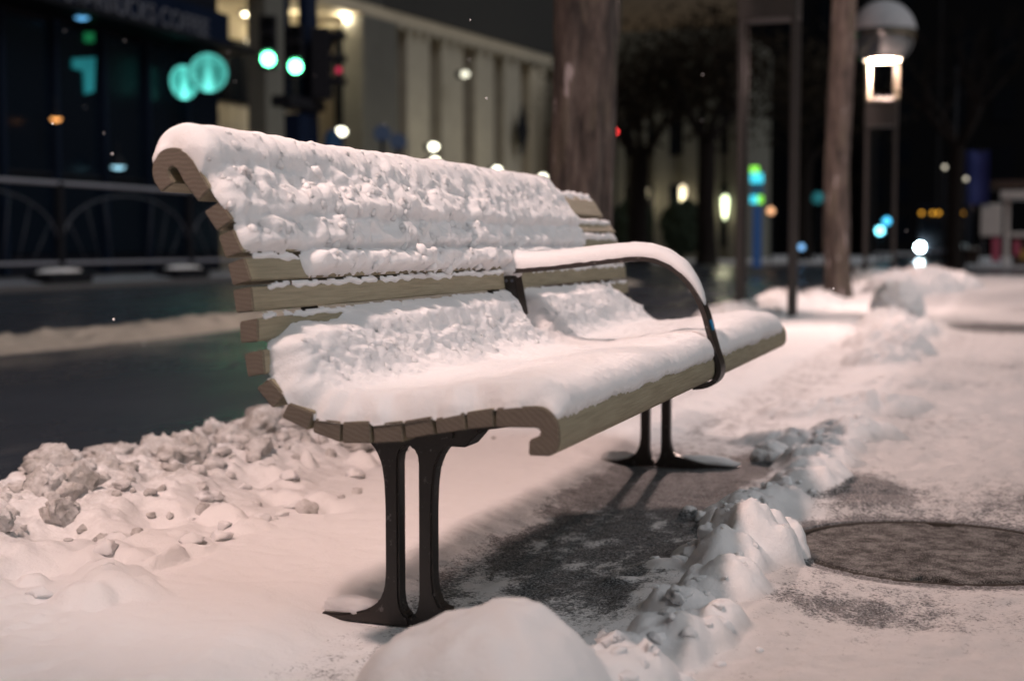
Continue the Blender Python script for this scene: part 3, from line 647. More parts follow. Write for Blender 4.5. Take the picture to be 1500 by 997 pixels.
# snow along the arm
na = int(np.argmin(np.abs(AP[:, 1] - on_y(1033, 450, YA)[2]) + 9 * (AP[:, 0] < -.85))); k = 26; ang = np.linspace(-.12, math.pi + .12, k); Pa = []
for i in range(0, na + 1):
    e = min(1, (na - i) / 14) ** .55; hh = (.028 + .010 * sst(.0, .6, 1 - i / na) + .018 * math.exp(-(i / 9) ** 2)) * e + .002
    c = AP[i] + AN[i] * .004; wv = AW * (1.03 if i > 8 else 1.03 + .25 * (1 - i / 8)) * (.25 + .75 * e)
    up = AN[i] * .55 + np.array([0, .45]); row = []
    for a in ang:
        nn = .0025 * float(perlin(i * .31, a * 3, 2.0)); d = hh * max(math.sin(a), -.05) ** 1 if math.sin(a) > 0 else -.002
        d = hh * (abs(math.sin(a)) ** .7 if math.sin(a) > 0 else 0) + nn; row.append((c[0] + up[0] * d, YA - math.cos(a) * wv, c[1] + up[1] * d))
    Pa.append(row)
tag(grid('armrest_snow', np.array(Pa), M['snow']), 'smooth strip of snow lying along the bench arm', 'snow', kind='stuff')
V, Fc = join([blob_geo((AP[2][0] - .035, YA, AP[2][1] + .012), (.06, .045, .055), 4, .22, 2.0, 3.3), blob_geo((AP[6][0] - .02, YA - .01, AP[6][1] + .006), (.05, .03, .03), 4, .2, 2.0, 8.3)])
tag(mesh('snow_clump', V, Fc, M['snow'], smooth=True), 'clump of snow where the arm meets the bench back', 'snow', kind='stuff')
# snow on the cast feet
parts = []
for yl in LEGY:
    for sx, wd in ((-1, .13), (1, .20)):
        parts.append(blob_geo((LX + sx * (.05 + wd * .52), yl + .006, .022), (wd * .55, .019, .026), 4, .18, 1.6, 4 + sx + yl))
V, Fc = join(parts); tag(mesh('foot_snow', V, Fc, M['snow'], smooth=True), 'snow caught on the cast feet of the bench', 'snow', kind='stuff')

# ------------------------------------------------------------------ manhole cover
def m_lid():
    n = N('frosted_iron_lid'); p = n.obj(); f = n.noise(330, 2, .8, p); g = n.noise(16, 6, .7, p)
    r = n.n('VectorMath'); r.operation = 'LENGTH'; n.l(p, r.inputs[0])
    s = n.math('ADD', n.math('MULTIPLY', n.math('SUBTRACT', g, .5), .9), f)
    c = n.mix(n.ramp(s, [(.42, (0, 0, 0)), (.64, (1, 1, 1))]), (.018, .017, .016), (.23, .22, .21))
    n.set(Base_Color=c, Roughness=.8, Normal=n.bump(f, .5, .004)); n.b.inputs['Specular IOR Level'].default_value = .12; return n.m
M['lid'] = m_lid(); M['ring_iron'] = plain('rusty_ring_iron', (.03, .026, .022), .8, 0, .6, 60, .003)
mc = root('manhole_cover', (MH[0], MH[1], 0), 'round frosted iron manhole cover set in the pavement', 'manhole cover')
lathe('frame_ring', [(MHR + .028, -.03), (MHR + .028, .002), (MHR + .025, .003), (MHR + .012, .003), (MHR + .008, .002), (MHR + .008, -.03)], (MH[0], MH[1], 0), M['ring_iron'], mc, k=72)
kk = 96; prof = []
V = [(MH[0], MH[1], .004)]; Fc = []
for j in range(kk):
    a = 2 * math.pi * j / kk; r = MHR
    if min(abs((a - 1.5 * math.pi)), abs(a - .5 * math.pi)) < .09: r -= .035
    for rad, z in ((r * .5, .004), (r - .006, .004), (r, .0), (r, -.02)): V.append((MH[0] + rad * math.cos(a), MH[1] + rad * math.sin(a), z))
for j in range(kk):
    a, b = 1 + 4 * j, 1 + 4 * ((j + 1) % kk); Fc.append((0, a, b))
    for q in range(3): Fc.append((a + q, a + q + 1, b + q + 1, b + q))
mesh('lid', V, Fc, M['lid'], mc)
lathe('pit', [(0.01, -.033), (MHR + .02, -.033), (MHR + .02, -.025)], (MH[0], MH[1], 0), M['dark_stone'], mc, k=40)
# single big snow lumps that stand apart
for px, py, r, s, lab in ((1128, 683, .062, .8, 'small round snow lump in front of the far bench foot'), (1315, 472, .25, .95, 'large grey snow boulder on the pavement beyond the bench')):
    g = on_z(px, py); V, Fc = blob_geo((g[0], g[1], r * .55), (r, r, r * s), 5, .16, 1.7, px); tag(mesh('snow_lump', V, Fc, M['snow'], smooth=True, origin=(g[0], g[1], 0)), lab, 'snow lump')

# ------------------------------------------------------------------ pylon lamps along the kerb
def lamp_post(x, y, label, z0=0.0, power=LAMP_W):
    r = root('street_lamp', (x, y, z0), label, 'street lamp', 'pylon lamps along the kerb')
    W, D, p = .27, .16, .027
    for sx in (-1, 1):
        for sy in (-1, 1):
            cx, cy = x + sx * (W - p), y + sy * (D - p)
            box('post', (cx - p, cy - p, z0), (cx + p, cy + p, z0 + 3.25), M['pylon'], r, off=.006)
            box('lantern_bar', (cx - p * 1.15, cy - p * 1.15, z0 + 3.29), (cx + p * 1.15, cy + p * 1.15, z0 + 4.02), M['cream'], r, off=.006)
    box('box_beam', (x - W - .006, y - D - .006, z0 + 2.80), (x + W + .006, y + D + .006, z0 + 3.235), M['pylon'], r, off=.01)
    box('lantern_floor', (x - W - .01, y - D - .01, z0 + 3.24), (x + W + .01, y + D + .01, z0 + 3.29), M['cream'], r, off=.006)
    c = (x, y, z0 + 4.42); R = .56
    prof = [(R * math.sin(a), -R * math.cos(a)) for a in np.linspace(.60, math.pi * .995, 26)]
    lathe('globe', prof, c, M['globe'], r, k=40)
    pr = [(R * 1.02 * math.sin(a), R * 1.02 * math.cos(a) + .03 * (1 - a / 1.2)) for a in np.linspace(.01, 1.45, 16)]
    lathe('snow_cap', pr, c, M['globe_snow'], r, k=40)
    lathe('glow_disc', [(.30, -.455), (.24, -.44), (.10, -.43), (.005, -.43)], c, M['bulb'], r, k=28)
    point_light('lamp_light', (x, y, z0 + 3.84), power, LAMP_C, .14, r)
    return r
lamp_post(-2.05, 13.5, 'tall bronze pylon lamp whose globe is above the frame, nearest beyond the bench')
lamp_post(-1.98, 26.2, 'lit globe lamp on a twin-leg bronze pylon further up the pavement')
lamp_post(-2.1, .95, 'pylon lamp beside the near end of the bench, outside the left of the picture', power=500)

# ------------------------------------------------------------------ trees
def branch(parts, p, d, ln, r, depth, rnd, spread=.6):
    n = 5; pts = [p]; dd = np.array(d)
    for i in range(n):
        dd = dd + np.array([rnd.gauss(0, .10), rnd.gauss(0, .10), rnd.gauss(.03, .07)]); dd /= np.linalg.norm(dd); pts.append(pts[-1] + dd * ln / n)
    rad = np.linspace(r, r * .55, n + 1); parts.append(tube_geo(pts, rad, 7 if depth > 1 else 4))
    if depth == 0: return [pts[-1]]
    tips = []
    for i in range(rnd.randint(2, 3) if depth > 1 else 4):
        q = pts[-1] if i < 2 else pts[rnd.randint(2, n)]
        nd = dd + np.array([rnd.gauss(0, spread), rnd.gauss(0, spread), rnd.gauss(.1, .3)]); nd /= np.linalg.norm(nd)
        tips += branch(parts, q, nd, ln * rnd.uniform(.62, .82), r * .52, depth - 1, rnd, spread)
    return tips
def tree(x, y, r, label, seed, h=3.4, z0=0.0, leaves=0, depth=4, lean=(0, 0), mat=None, bark=None, rough=.10, cl=.55, group='street trees'):
    rnd = random.Random(seed); o = root('street_tree', (x, y, z0), label, 'tree', group)
    nz, na_ = 150, 48; zs = np.linspace(-.08, h, nz); an = np.linspace(0, 2 * np.pi, na_, endpoint=False); A, Z = np.meshgrid(an, zs, indexing='ij')
    R = r * (1.06 - .16 * Z / h + .30 * np.exp(-np.maximum(Z, 0) / .18)) * (1 + rough * fbm(np.cos(A) * 2.2 + seed, np.sin(A) * 2.2, Z * .8, 4) + rough * .5 * np.abs(perlin(np.cos(A) * 6, np.sin(A) * 6 + seed, Z * 2.2)))
    cxx = x + lean[0] * Z / h + .03 * np.sin(Z * 1.3 + seed); cyy = y + lean[1] * Z / h
    grid('trunk', np.stack([cxx + R * np.cos(A), cyy + R * np.sin(A), z0 + Z], -1), bark or M['bark'], o, close=True)
    parts = []; top = np.array([x + lean[0] + .03 * math.sin(h * 1.3 + seed), y + lean[1], z0 + h - .1]); tips = []
    for i in range(4):
        a = 2 * math.pi * (i / 4 + rnd.random() * .15); tips += branch(parts, top, np.array([math.cos(a) * .6, math.sin(a) * .6, .8]) / 1.0, h * .42, r * .55, depth - 1, rnd)
    V, Fc = join(parts); mesh('limbs', V, Fc, bark or M['bark'], o, smooth=True)
    if leaves:
        V = []; Fc = []
        for tp in tips:
            for j in range(leaves):
                c = np.array(tp) + np.array([rnd.gauss(0, cl), rnd.gauss(0, cl), rnd.gauss(-.2, cl)]); s = rnd.uniform(.08, .2)
                u = np.array([rnd.gauss(0, 1), rnd.gauss(0, 1), rnd.gauss(0, 1)]); u /= np.linalg.norm(u); v = np.cross(u, [rnd.gauss(0, 1), rnd.gauss(0, 1), rnd.gauss(0, 1)]); v /= np.linalg.norm(v) + 1e-6
                b = len(V); V += [c - u * s, c + v * s * .5, c + u * s, c - v * s * .5]; Fc.append((b, b + 1, b + 2, b + 3))
        mesh('crown', V, Fc, mat or M['leaf'], o)
    return o
tree(-2.0, 6.95, .150, 'thick tree trunk with flaking bark directly behind the bench', 5, 5.6, rough=.2)
tree(-1.93, 18.7, .155, 'slim bare tree trunk standing between the two pylon lamps', 9, 6.2, rough=.12)

# ------------------------------------------------------------------ far side: fence, coffee shop, offices
FX = -17.4
fence = root('patio_fence', (FX, 26, -.01), 'long dark metal patio fence with arched panels across the road', 'fence')
zt = float(on_x(0, 263, FX)[2]); zb = float(on_x(0, 387, FX)[2]); yp0 = float(on_x(87, 300, FX)[1]); yp1 = float(on_x(277, 300, FX)[1]); step = (yp1 - yp0)
y_a = yp0 - 2.5 * step; y_b = yp0 + 5.5 * step
tube('top_rail', [(FX, y, zt + .008 * math.sin(y)) for y in np.linspace(y_a, y_b, 12)], .045, M['snow_rail'], fence)
tube('bottom_rail', [(FX, y, zb) for y in np.linspace(y_a, y_b, 12)], .034, M['snow_rail'], fence)
for i in range(-2, 6):
    y = yp0 + i * step
    box('fence_post', (FX - .07, y - .07, -.01), (FX + .07, y + .07, zt + .02), M['dark_metal'], fence)
    if i < 5:
        ym = y + step / 2; hw = step / 2 - .1
        arc = [(FX, ym + hw * math.cos(a), zb + .45 + (zt - zb - .62) * math.sin(a)) for a in np.linspace(.05, math.pi - .05, 18)]
        tube('arch', arc, .026, M['fence_iron'], fence, k=6)
        for j in (0, 1, 2, 5, 6, 7):
            yy = ym + hw * (-.92 + 1.84 * j / 7); zz_ = zb + .45 + (zt - zb - .62) * math.sqrt(max(0, 1 - ((yy - ym) / hw) ** 2))
            tube('baluster', [(FX, ym + (yy - ym) * .72, zb), (FX, yy, zz_)], .012, M['fence_iron'], fence, k=5)
sn = grid('verge_snow', (lambda U, Yq: np.stack([FARX - .35 - U * 1.1 + .08 * perlin(U * 3, Yq), Yq, -.02 + np.clip(1 - (2 * U - 1) ** 2, 0, 1) * (.10 + .05 * perlin(Yq * .9, U * 2, 1.1))], -1))(*np.meshgrid(np.linspace(0, 1, 10), np.linspace(5, 46, 200), indexing='ij')), plain('grey_slush', (.20, .21, .24), .5, 0, .35, 3))
tag(sn, 'strip of bluish snow along the far kerb under the fence', 'snow', kind='stuff')
for pxx, lab in ((88, 'low dark planter on the far kerb, left of two'), (268, 'low dark planter on the far kerb, right of two')):
    g = on_z(pxx, 414, 0.0); g = on_x(pxx, 414, FARX - .5)
    r = root('kerb_planter', (g[0], g[1], .0), lab, 'planter', 'planters on the far kerb')
    box('tub', (g[0] - .3, g[1] - .65, 0), (g[0] + .3, g[1] + .65, .20), M['dark_metal'], r, off=.03)
    V, Fc = blob_geo((g[0], g[1], .21), (.28, .6, .06), 3, .2, 2, pxx); mesh('snow_top', V, Fc, M['snow'], r, smooth=True)

SX = -20.6                                              # shop front
shop = root('coffee_shop', (SX, 28, 0), 'dark unlit coffee shop front with lettered fascia and glass bays', 'shop')
ye = float(on_x(335, 60, SX)[1]); ys = float(on_x(-420, 60, SX)[1])
fz0 = float(on_x(300, 57, SX)[2]); fz1 = float(on_x(300, 20, SX)[2])
box('wall', (SX - 9, ys, 0), (SX - .35, ye, 11), M['dark_stone'], shop)
box('fascia', (SX - .3, ys, fz0 - .12), (SX + .02, ye, fz1 + .15), M['navy'], shop)
box('canopy', (SX - .3, ys, fz0 - .32), (SX + .9, ye, fz0 - .2), M['dark_metal'], shop)
nb = 9
for i in range(nb):
    y0 = ys + (ye - ys) * i / nb; y1 = ys + (ye - ys) * (i + 1) / nb
    wd = box('window', (SX - .34, y0 + .12, .5), (SX - .28, y1 - .12, fz0 - .5), M['shop_glass'], shop)
    box('mullion', (SX - .34, y0 - .07, 0), (SX - .12, y0 + .07, fz0 - .4), plain('mullion_metal', (.008, .014, .028), .5) if i == 0 else bpy.data.materials['mullion_metal'], shop)
    for zc in (2.3,): box('transom', (SX - .27, y0 + .12, zc), (SX - .2, y1 - .12, zc + .08), M['dark_metal'], wd)
def text_mesh(name, s, size, mat, origin_pt, udir, parent, ext=.03):
    cu = bpy.data.curves.new(name, 'FONT'); cu.body = s; cu.size = size; cu.extrude = ext
    to = bpy.data.objects.new(name, cu); COL.objects.link(to); dg = bpy.context.evaluated_depsgraph_get(); me = bpy.data.meshes.new_from_object(to.evaluated_get(dg))
    COL.objects.unlink(to); bpy.data.objects.remove(to)
    P = np.zeros(len(me.vertices) * 3); me.vertices.foreach_get('co', P); P = P.reshape(-1, 3); u = np.array(udir, float)
    wv = P[:, 0].max(); nrm = np.cross(u, (0, 0, 1)); Q = np.array(origin_pt) + P[:, :1] * u + P[:, 1:2] * np.array([0, 0, 1.]) + P[:, 2:] * nrm
    org = ORG[parent] if parent is not None else np.zeros(3); me.vertices.foreach_set('co', (Q - org).ravel()); me.materials.clear(); me.materials.append(mat); me.update()
    return link(name, me, parent), wv
ty0 = float(on_x(92, 8, SX)[1]); ty1 = float(on_x(303, 35, SX)[1])
lt, wv = text_mesh('fascia_lettering', 'STARBUCKS COFFEE', 1.0, M['letters'], (0, 0, 0), (0, 1, 0), shop)
sc_l = (ty1 - ty0) / wv; me = lt.data; P = np.zeros(len(me.vertices) * 3); me.vertices.foreach_get('co', P); P = P.reshape(-1, 3) + ORG[shop]
P = np.stack([SX + .05 + P[:, 0] * .5, ty0 + P[:, 1] * sc_l, fz0 + .04 + P[:, 2] * sc_l], 1) - ORG[shop]; nv = len(P); lab_ = np.arange(nv)
ed = np.zeros(len(me.edges) * 2, int); me.edges.foreach_get('vertices', ed); ed = ed.reshape(-1, 2)
for _ in range(200):
    m_ = np.minimum(lab_[ed[:, 0]], lab_[ed[:, 1]]); old = lab_.copy(); np.minimum.at(lab_, ed[:, 0], m_); np.minimum.at(lab_, ed[:, 1], m_); lab_ = lab_[lab_]
    if (old == lab_).all(): break
polys = [tuple(p.vertices) for p in me.polygons]; bpy.data.objects.remove(lt)
for c_ in np.unique(lab_):
    ids = np.where(lab_ == c_)[0]; mp_ = {int(v): i for i, v in enumerate(ids)}
    mesh('letter', P[ids] + ORG[shop], [[mp_[v] for v in f] for f in polys if lab_[f[0]] == c_], M['letters'], shop)
# small lit things inside and on the front
def spot_lamp(px, py, X, r, col, st, label, name='shop_lamp', sq=1.0):
    c = on_x(px, py, X); o = root(name, (c[0], c[1], c[2] - r), label, 'lamp')
    lathe('shade', [(r * .25, r * 1.3), (r * .55, r * .9), (r * 1.05, -.1 * r)], c, M['dark_metal'], o, k=16)
    V, Fc = blob_geo(c, (r * .9, r * .9, r * .6 * sq), 2, .0, 1, 1); mesh('bulb', V, Fc, emit(name + '_glow', col, st), o, smooth=True)
    tube('stem', [c + np.array([0, 0, r]), c + np.array([0, 0, r + .35])], .02, M['dark_metal'], o, k=6)
IX = SX + .25
spot_lamp(120, 22, IX, .22, (.10, .34, .62), 1.3, 'dim blue lamp under the shop canopy, leftmost of three')
spot_lamp(139, 22, IX, .14, (.28, .55, .85), 2.2, 'small blue lamp under the shop canopy, middle of three')
spot_lamp(165, 27, IX, .14, (.45, .95, .95), 6, 'bright white-cyan lamp under the shop canopy, right of three')
spot_lamp(82, 173, IX, .14, (1.0, .42, .12), 1.6, 'small orange lamp on the shop front')
spot_lamp(173, 243, IX, .20, (.25, .5, .62), 1.6, 'pale blue lamp low on the shop front above the fence', sq=.8)
def glow_panel(name, pts_px, X, mat, label, cat, th=.06):
    P3 = [on_x(x, y, X) for x, y in pts_px]; n = len(P3); c = np.mean(P3, axis=0)
    V = [p for p in P3] + [p - np.array([th, 0, 0]) for p in P3]; Fc = [tuple(range(n)), tuple(range(2 * n - 1, n - 1, -1))] + [(i, (i + 1) % n, n + (i + 1) % n, n + i) for i in range(n)]
    return tag(mesh(name, V, Fc, mat, origin=c), label, cat)
glow_panel('window_sign', [(108, 86), (140, 84), (138, 134), (126, 138), (124, 104), (108, 100)], SX - .2, emit('teal_window_light', (.03, .36, .40), .16), 'faint teal lit sign inside the dark shop window', 'sign')
glow_panel('exit_sign', [(126, 48), (138, 48), (138, 62), (126, 62)], SX - .2, emit('exit_green', (.02, .35, .12), .22), 'tiny green lit sign high in the shop window', 'sign')

# round lit blade sign and a glowing disc for its reflection: ring, dark field, pale centre
def m_roundsign(name, c, axis_u, R, boost):
    n = N(name); p = n.obj(); u = n.n('VectorMath'); u.operation = 'DOT_PRODUCT'; n.l(p, u.inputs[0]); u.inputs[1].default_value = axis_u
    z = n.n('SeparateXYZ'); n.l(p, z.inputs[0]); U, Z = u.outputs['Value'], z.outputs['Z']
    rr_ = n.math('SQRT', n.math('ADD', n.math('POWER', U, 2), n.math('POWER', Z, 2))); q = n.math('DIVIDE', rr_, R)
    ring = n.ramp(q, [(.0, (.05,) * 3), (.58, (.10,) * 3), (.62, (.9,) * 3), (.66, (.16,) * 3), (.70, (.16,) * 3), (.90, (.25,) * 3), (.95, (.9,) * 3)])
    ys_ = n.math('DIVIDE', Z, R); body = n.math('MULTIPLY', n.ramp(n.math('ABSOLUTE', n.math('DIVIDE', U, R)), [(.10, (1,) * 3), (.34, (0,) * 3)]), n.ramp(n.math('ADD', n.math('MULTIPLY', ys_, .5), .5), [(.10, (1,) * 3), (.55, (.45,) * 3), (.85, (.12,) * 3)]))
    lett = n.math('MULTIPLY', n.ramp(q, [(.68, (0,) * 3), (.72, (1,) * 3), (.86, (1,) * 3), (.90, (0,) * 3)]), n.ramp(n.noise(9, 2, .5, p), [(.48, (0,) * 3), (.56, (1,) * 3)]))
    f = n.math('MINIMUM', n.math('ADD', n.math('ADD', n.math('MULTIPLY', ring, .55), n.math('MULTIPLY', body, 1.0)), n.math('MULTIPLY', lett, .35)), 1.0)
    c_ = n.mix(f, (.0, .075, .062), (.16, .85, .74)); n.set(Base_Color=(.02, .1, .09), Emission_Color=c_, Emission_Strength=boost); return n.m
for px, py, rpx, ax, lab, bo in ((305, 107, 31, (.55, -.84, 0), 'round teal lit emblem sign hung from the shop corner, front one', 1.05), (268, 121, 27, (.93, -.36, 0), 'bright teal disc added for a sign reflection, half hidden behind the front one', 1.5)):
    X = SX + (.9 if px > 300 else .2); c = on_x(px, py, X); R = .86 * rpx * np.linalg.norm(c - EYE) / F; a = np.array(ax); uu = np.cross((0, 0, 1), a)
    o = root('blade_sign', tuple(c), lab, 'sign', 'round emblem signs'); dm = disc('face', c, R, ax, m_roundsign('teal_sign_face_%d' % px, c, tuple(uu), R, bo), o, th=.12, k=40)
    tube('rim', [c + R * 1.0 * (math.cos(t_) * uu + math.sin(t_) * np.array([0, 0, 1])) for t_ in np.linspace(0, 2 * math.pi, 40)], .04, M['dark_metal'], o, k=6)
    tube('arm', [c + np.array([0, 0, R]), c + np.array([-.4, 0, R + .25]), c + np.array([-1.0 if px > 300 else -.5, 0, R + .25])], .03, M['dark_metal'], o, k=6)

# office building with a colonnade
OA, OB = (-24.3, 55.6), (-22.2, 72.0)
def of(px, py=120): return on_line(px, py, OA, OB)
od = np.array([OB[0] - OA[0], OB[1] - OA[1]]); od /= np.linalg.norm(od); on_ = np.array([od[1], -od[0]])   # along the front, out of the front
off = root('office_building', (OA[0], OA[1], 0), 'pale concrete office block with tall columns and lit soffit', 'building')
def obox(name, px0, px1, z0, z1, d0, d1, mat, parent=off, offb=.03):
    a, b = of(px0)[:2], of(px1)[:2]; V = []
    for z in (z0, z1): V += [(*(a + on_ * d0), z), (*(b + on_ * d0), z), (*(b + on_ * d1), z), (*(a + on_ * d1), z)]
    return bevelled(name, V, [(3, 2, 1, 0), (4, 5, 6, 7), (0, 1, 5, 4), (1, 2, 6, 5), (2, 3, 7, 6), (3, 0, 4, 7)], mat, parent, None, offb, 1)
TOPZ = 10.0
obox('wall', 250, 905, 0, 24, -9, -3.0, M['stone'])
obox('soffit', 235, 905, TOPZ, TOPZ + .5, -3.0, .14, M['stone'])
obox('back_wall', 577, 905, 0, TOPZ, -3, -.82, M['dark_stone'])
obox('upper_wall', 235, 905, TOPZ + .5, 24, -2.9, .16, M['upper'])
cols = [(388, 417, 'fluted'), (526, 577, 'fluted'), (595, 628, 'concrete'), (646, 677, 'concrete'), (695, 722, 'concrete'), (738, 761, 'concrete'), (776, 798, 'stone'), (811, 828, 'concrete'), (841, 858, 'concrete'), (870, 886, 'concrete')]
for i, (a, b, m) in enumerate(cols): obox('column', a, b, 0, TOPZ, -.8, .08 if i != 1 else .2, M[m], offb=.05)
for k in range(8): obox('flute', 527 + 6.3 * k, 529.5 + 6.3 * k, 0, TOPZ - .1, -.30 + .5, .26, M['fluted'], offb=.02)
gaps = [(417, 526), (577, 595), (628, 646), (677, 695), (722, 738), (761, 776), (798, 811), (828, 841), (858, 870)]
zz1 = float(of(580, 140)[2]); zz2 = float(of(580, 62)[2])
for a, b in gaps[1:]:
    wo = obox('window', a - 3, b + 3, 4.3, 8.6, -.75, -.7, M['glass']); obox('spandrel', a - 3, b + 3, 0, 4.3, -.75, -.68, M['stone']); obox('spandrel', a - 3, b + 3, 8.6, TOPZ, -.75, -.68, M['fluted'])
wb = obox('window_band', 300, 526, 6.2, 8.6, -2.98, -2.85, M['glass'])
for k in range(10): obox('mullion', 300 + 24 * k, 303 + 24 * k, 6.2, 8.6, -2.84, -2.75, M['dark_metal'], wb)
for k in range(14): obox('wall_panel', 252 + 19 * k, 270 + 19 * k, .3, 6.1, -2.99, -2.93, M['stone'], offb=.03)
for k in range(24): obox('soffit_rib', 575 + 13 * k, 581 + 13 * k, TOPZ - .25, TOPZ - .003, .085, .4, M['concrete'], offb=.02)
for k in range(30): obox('upper_fin', 560 + 11 * k, 564 + 11 * k, TOPZ + .5, 24, .16, .3, M['upper'], offb=.02)
# medallion on a pier, diamond shaped
g = of(750, 192); V = [g + np.array([*(od * a), b]) + np.array([*(on_ * .52), 0]) for a, b in ((-.55, 0), (0, -1.25), (.55, 0), (0, 1.25))]
V = V + [v + np.array([*(on_ * .12), 0]) for v in V]; mesh('medallion', V, [(3, 2, 1, 0), (4, 5, 6, 7), (0, 1, 5, 4), (1, 2, 6, 5), (2, 3, 7, 6), (3, 0, 4, 7)], M['dark_metal'], off)
warm = emit('soffit_glow', (1.0, .88, .62), 9)
def downlight(px, py, d, r, label, light=0, name='ceiling_downlight'):
    p = on_line(px, py, np.array(OA) + on_ * d, np.array(OB) + on_ * d); o = root(name, tuple(p), label, 'light', 'lights of the office colonnade')
    disc('lens', p, r, (0, 0, 1), warm, o, th=.08, k=20); lathe('trim', [(r, -.05), (r * 1.25, -.05), (r * 1.25, .08), (r, .08)], p, M['white'], o, k=20)
    if light: point_light('downlight_light', p - np.array([0, 0, .3]), light * .10, (1, .86, .6), .15, o)
for i, (px, py, d, li, lab) in enumerate(((371, 20, -1.0, 900, 'oval downlight left of the signal pole under the office soffit'), (437, 40, -2.0, 500, 'small downlight right of the upper signal head'), (505, 16, -.6, 900, 'bright downlight beside the wide fluted column'), (369, 60, -2.6, 0, 'dim pinkish downlight below the oval one'), (487, 55, -2.6, 0, 'dim downlight deep under the soffit'))):
    downlight(px, py, d, .42 if li else .22, lab, li)
for px, py, lab in ((500, 193, 'bright wall light low behind the signal pole'), (635, 215, 'wall light low between the second and third columns'), (637, 236, 'greenish light just above the bench top, left of two'), (728, 249, 'greenish light just above the bench top, middle'), (795, 260, 'greenish light just above the bench top beside the tree'), (681, 109, 'small round light high between two columns')):
    p = of(px, py) + np.array([*(on_ * 1.0), 0]); p = on_line(px, py, np.array(OA) + on_ * 1.2, np.array(OB) + on_ * 1.2)
    o = root('wall_light', tuple(p), lab, 'light', 'lights of the office colonnade'); V, Fc = blob_geo(p, (.2, .2, .14), 2, 0, 1, 0); mesh('globe', V, Fc, emit('wall_light_glow', (1, .97, .75), 5 if py != 109 else 1.2), o, smooth=True)
    disc('mount', p - np.array([*(on_ * .25), 0]), .16, (*on_, 0), M['dark_metal'], o, th=.3, k=12)
for px, pw in ((480, 300), (610, 420), (700, 420), (780, 420)):  # point lights without fixtures, added to brighten the office front
    p = on_line(px, 215, np.array(OA) + on_ * 3.2, np.array(OB) + on_ * 3.2); point_light('facade_fill_light', tuple(p), pw * .10, (1, .88, .62), .3, off)

# traffic signals at the corner in front of the shop
def signal_head(px, py, X, label, lit, face, s=1.0, pole=None):
    c = on_x(px, py, X); o = root('traffic_light', (c[0], c[1], c[2]), label, 'traffic light', 'traffic signals at the corner'); a = np.array(face, float); a /= np.linalg.norm(a); u = np.cross((0, 0, 1), a)
    lens_z = c[2]; W, H, D = .20 * s, .62 * s, .16 * s; cz = lens_z + .40 * s
    V = [np.array([c[0], c[1], cz]) + u * i * W + np.array([0, 0, 1]) * k * H - a * (j + 1.1) * D for k in (-1, 1) for (i, j) in ((-1, -1), (1, -1), (1, 1), (-1, 1))]
    bevelled('housing', V, [(3, 2, 1, 0), (4, 5, 6, 7), (0, 1, 5, 4), (1, 2, 6, 5), (2, 3, 7, 6), (3, 0, 4, 7)], M['dark_metal'], o, None, .02, 1)
    for k in range(3):
        q = np.array([c[0], c[1], lens_z + .40 * s * k]); lm = {0: emit('green_signal', (.12, 1.0, .42), 14)}.get(k) if lit and k == 0 else M['glass']
        l_ = disc('lens', q, .15 * s, a, lm, o, th=.04, k=18); V, Fc = [], []
        arc = np.linspace(.1 * math.pi, .9 * math.pi, 8)
        for t_ in arc: e = u * math.cos(t_) * .17 * s + np.array([0, 0, math.sin(t_) * .17 * s]); V += [q + e, q + e + a * .25 * s]
        for j in range(7): Fc.append((2 * j, 2 * j + 2, 2 * j + 3, 2 * j + 1))
        mesh('visor', V, Fc, M['dark_metal'], o)
    return o
PX = -15.9
pp = on_x(452, 130, PX); hgt = 6.5
pole = root('signal_pole', (pp[0], pp[1], ROAD_Z), 'dark signal pole with a crossing box in front of the office columns', 'signal pole')
tube('pole', [(pp[0], pp[1], ROAD_Z), (pp[0], pp[1], 9.5)], [.26, .22], M['navy'], pole, k=14)
bx_ = on_x(435, 190, PX + .3); box('control_box', bx_ - np.array([.2, .25, .8]), bx_ + np.array([.2, .35, .35]), M['navy'], pole)
box('bracket', (pp[0] - .05, bx_[1] - .6, bx_[2] + .5), (pp[0] + .45, pp[1], bx_[2] + .75), M['dark_metal'], pole)
tube('mast', [on_x(420, -20, PX + .2), on_x(420, 160, PX + .2)], .07, M['navy'], pole, k=8)
signal_head(393, 87, PX + .5, 'left green traffic light of the pair by the office columns', True, (.45, -.9, 0), .95)
signal_head(433, 98, PX + .5, 'right green traffic light of the pair by the office columns', True, (.45, -.9, 0), .95)
sh = signal_head(486, 128, PX + .8, 'unlit traffic signal seen from the side, right of the pole', False, (.95, .3, 0), 1.35)
c = on_x(496, 103, PX + 1.1); disc('hand_light', c, .07, (.6, -.8, 0), emit('red_signal', (.6, .02, .08), .5), sh, th=.05, k=10)
for px, py, lab in ((488, 208, 'rounded blue street object just above the bench back'), ):
    c = on_x(px, py, PX + .2); o = root('street_sign', (c[0], c[1], ROAD_Z), 'round-topped blue sign board on a post just right of the signal pole', 'sign')
    box('board', (c[0] - .06, c[1] - .4, c[2] - .9), (c[0] + .06, c[1] + .4, c[2] - .1), M['blue'], o, off=.01); tube('post', [(c[0] - .1, c[1], ROAD_Z), (c[0] - .1, c[1], c[2])], .05, M['dark_metal'], o)
    V = [(c[0] - .06 + .12 * j, c[1] + .4 * math.cos(a), c[2] - .1 + .4 * math.sin(a)) for j in (0, 1) for a in np.linspace(0, math.pi, 12)]; Fc = [(j, j + 1, 13 + j, 12 + j) for j in range(11)] + [tuple(range(12))[::-1], tuple(range(12, 24))]; mesh('round_top', V, Fc, M['blue'], o)
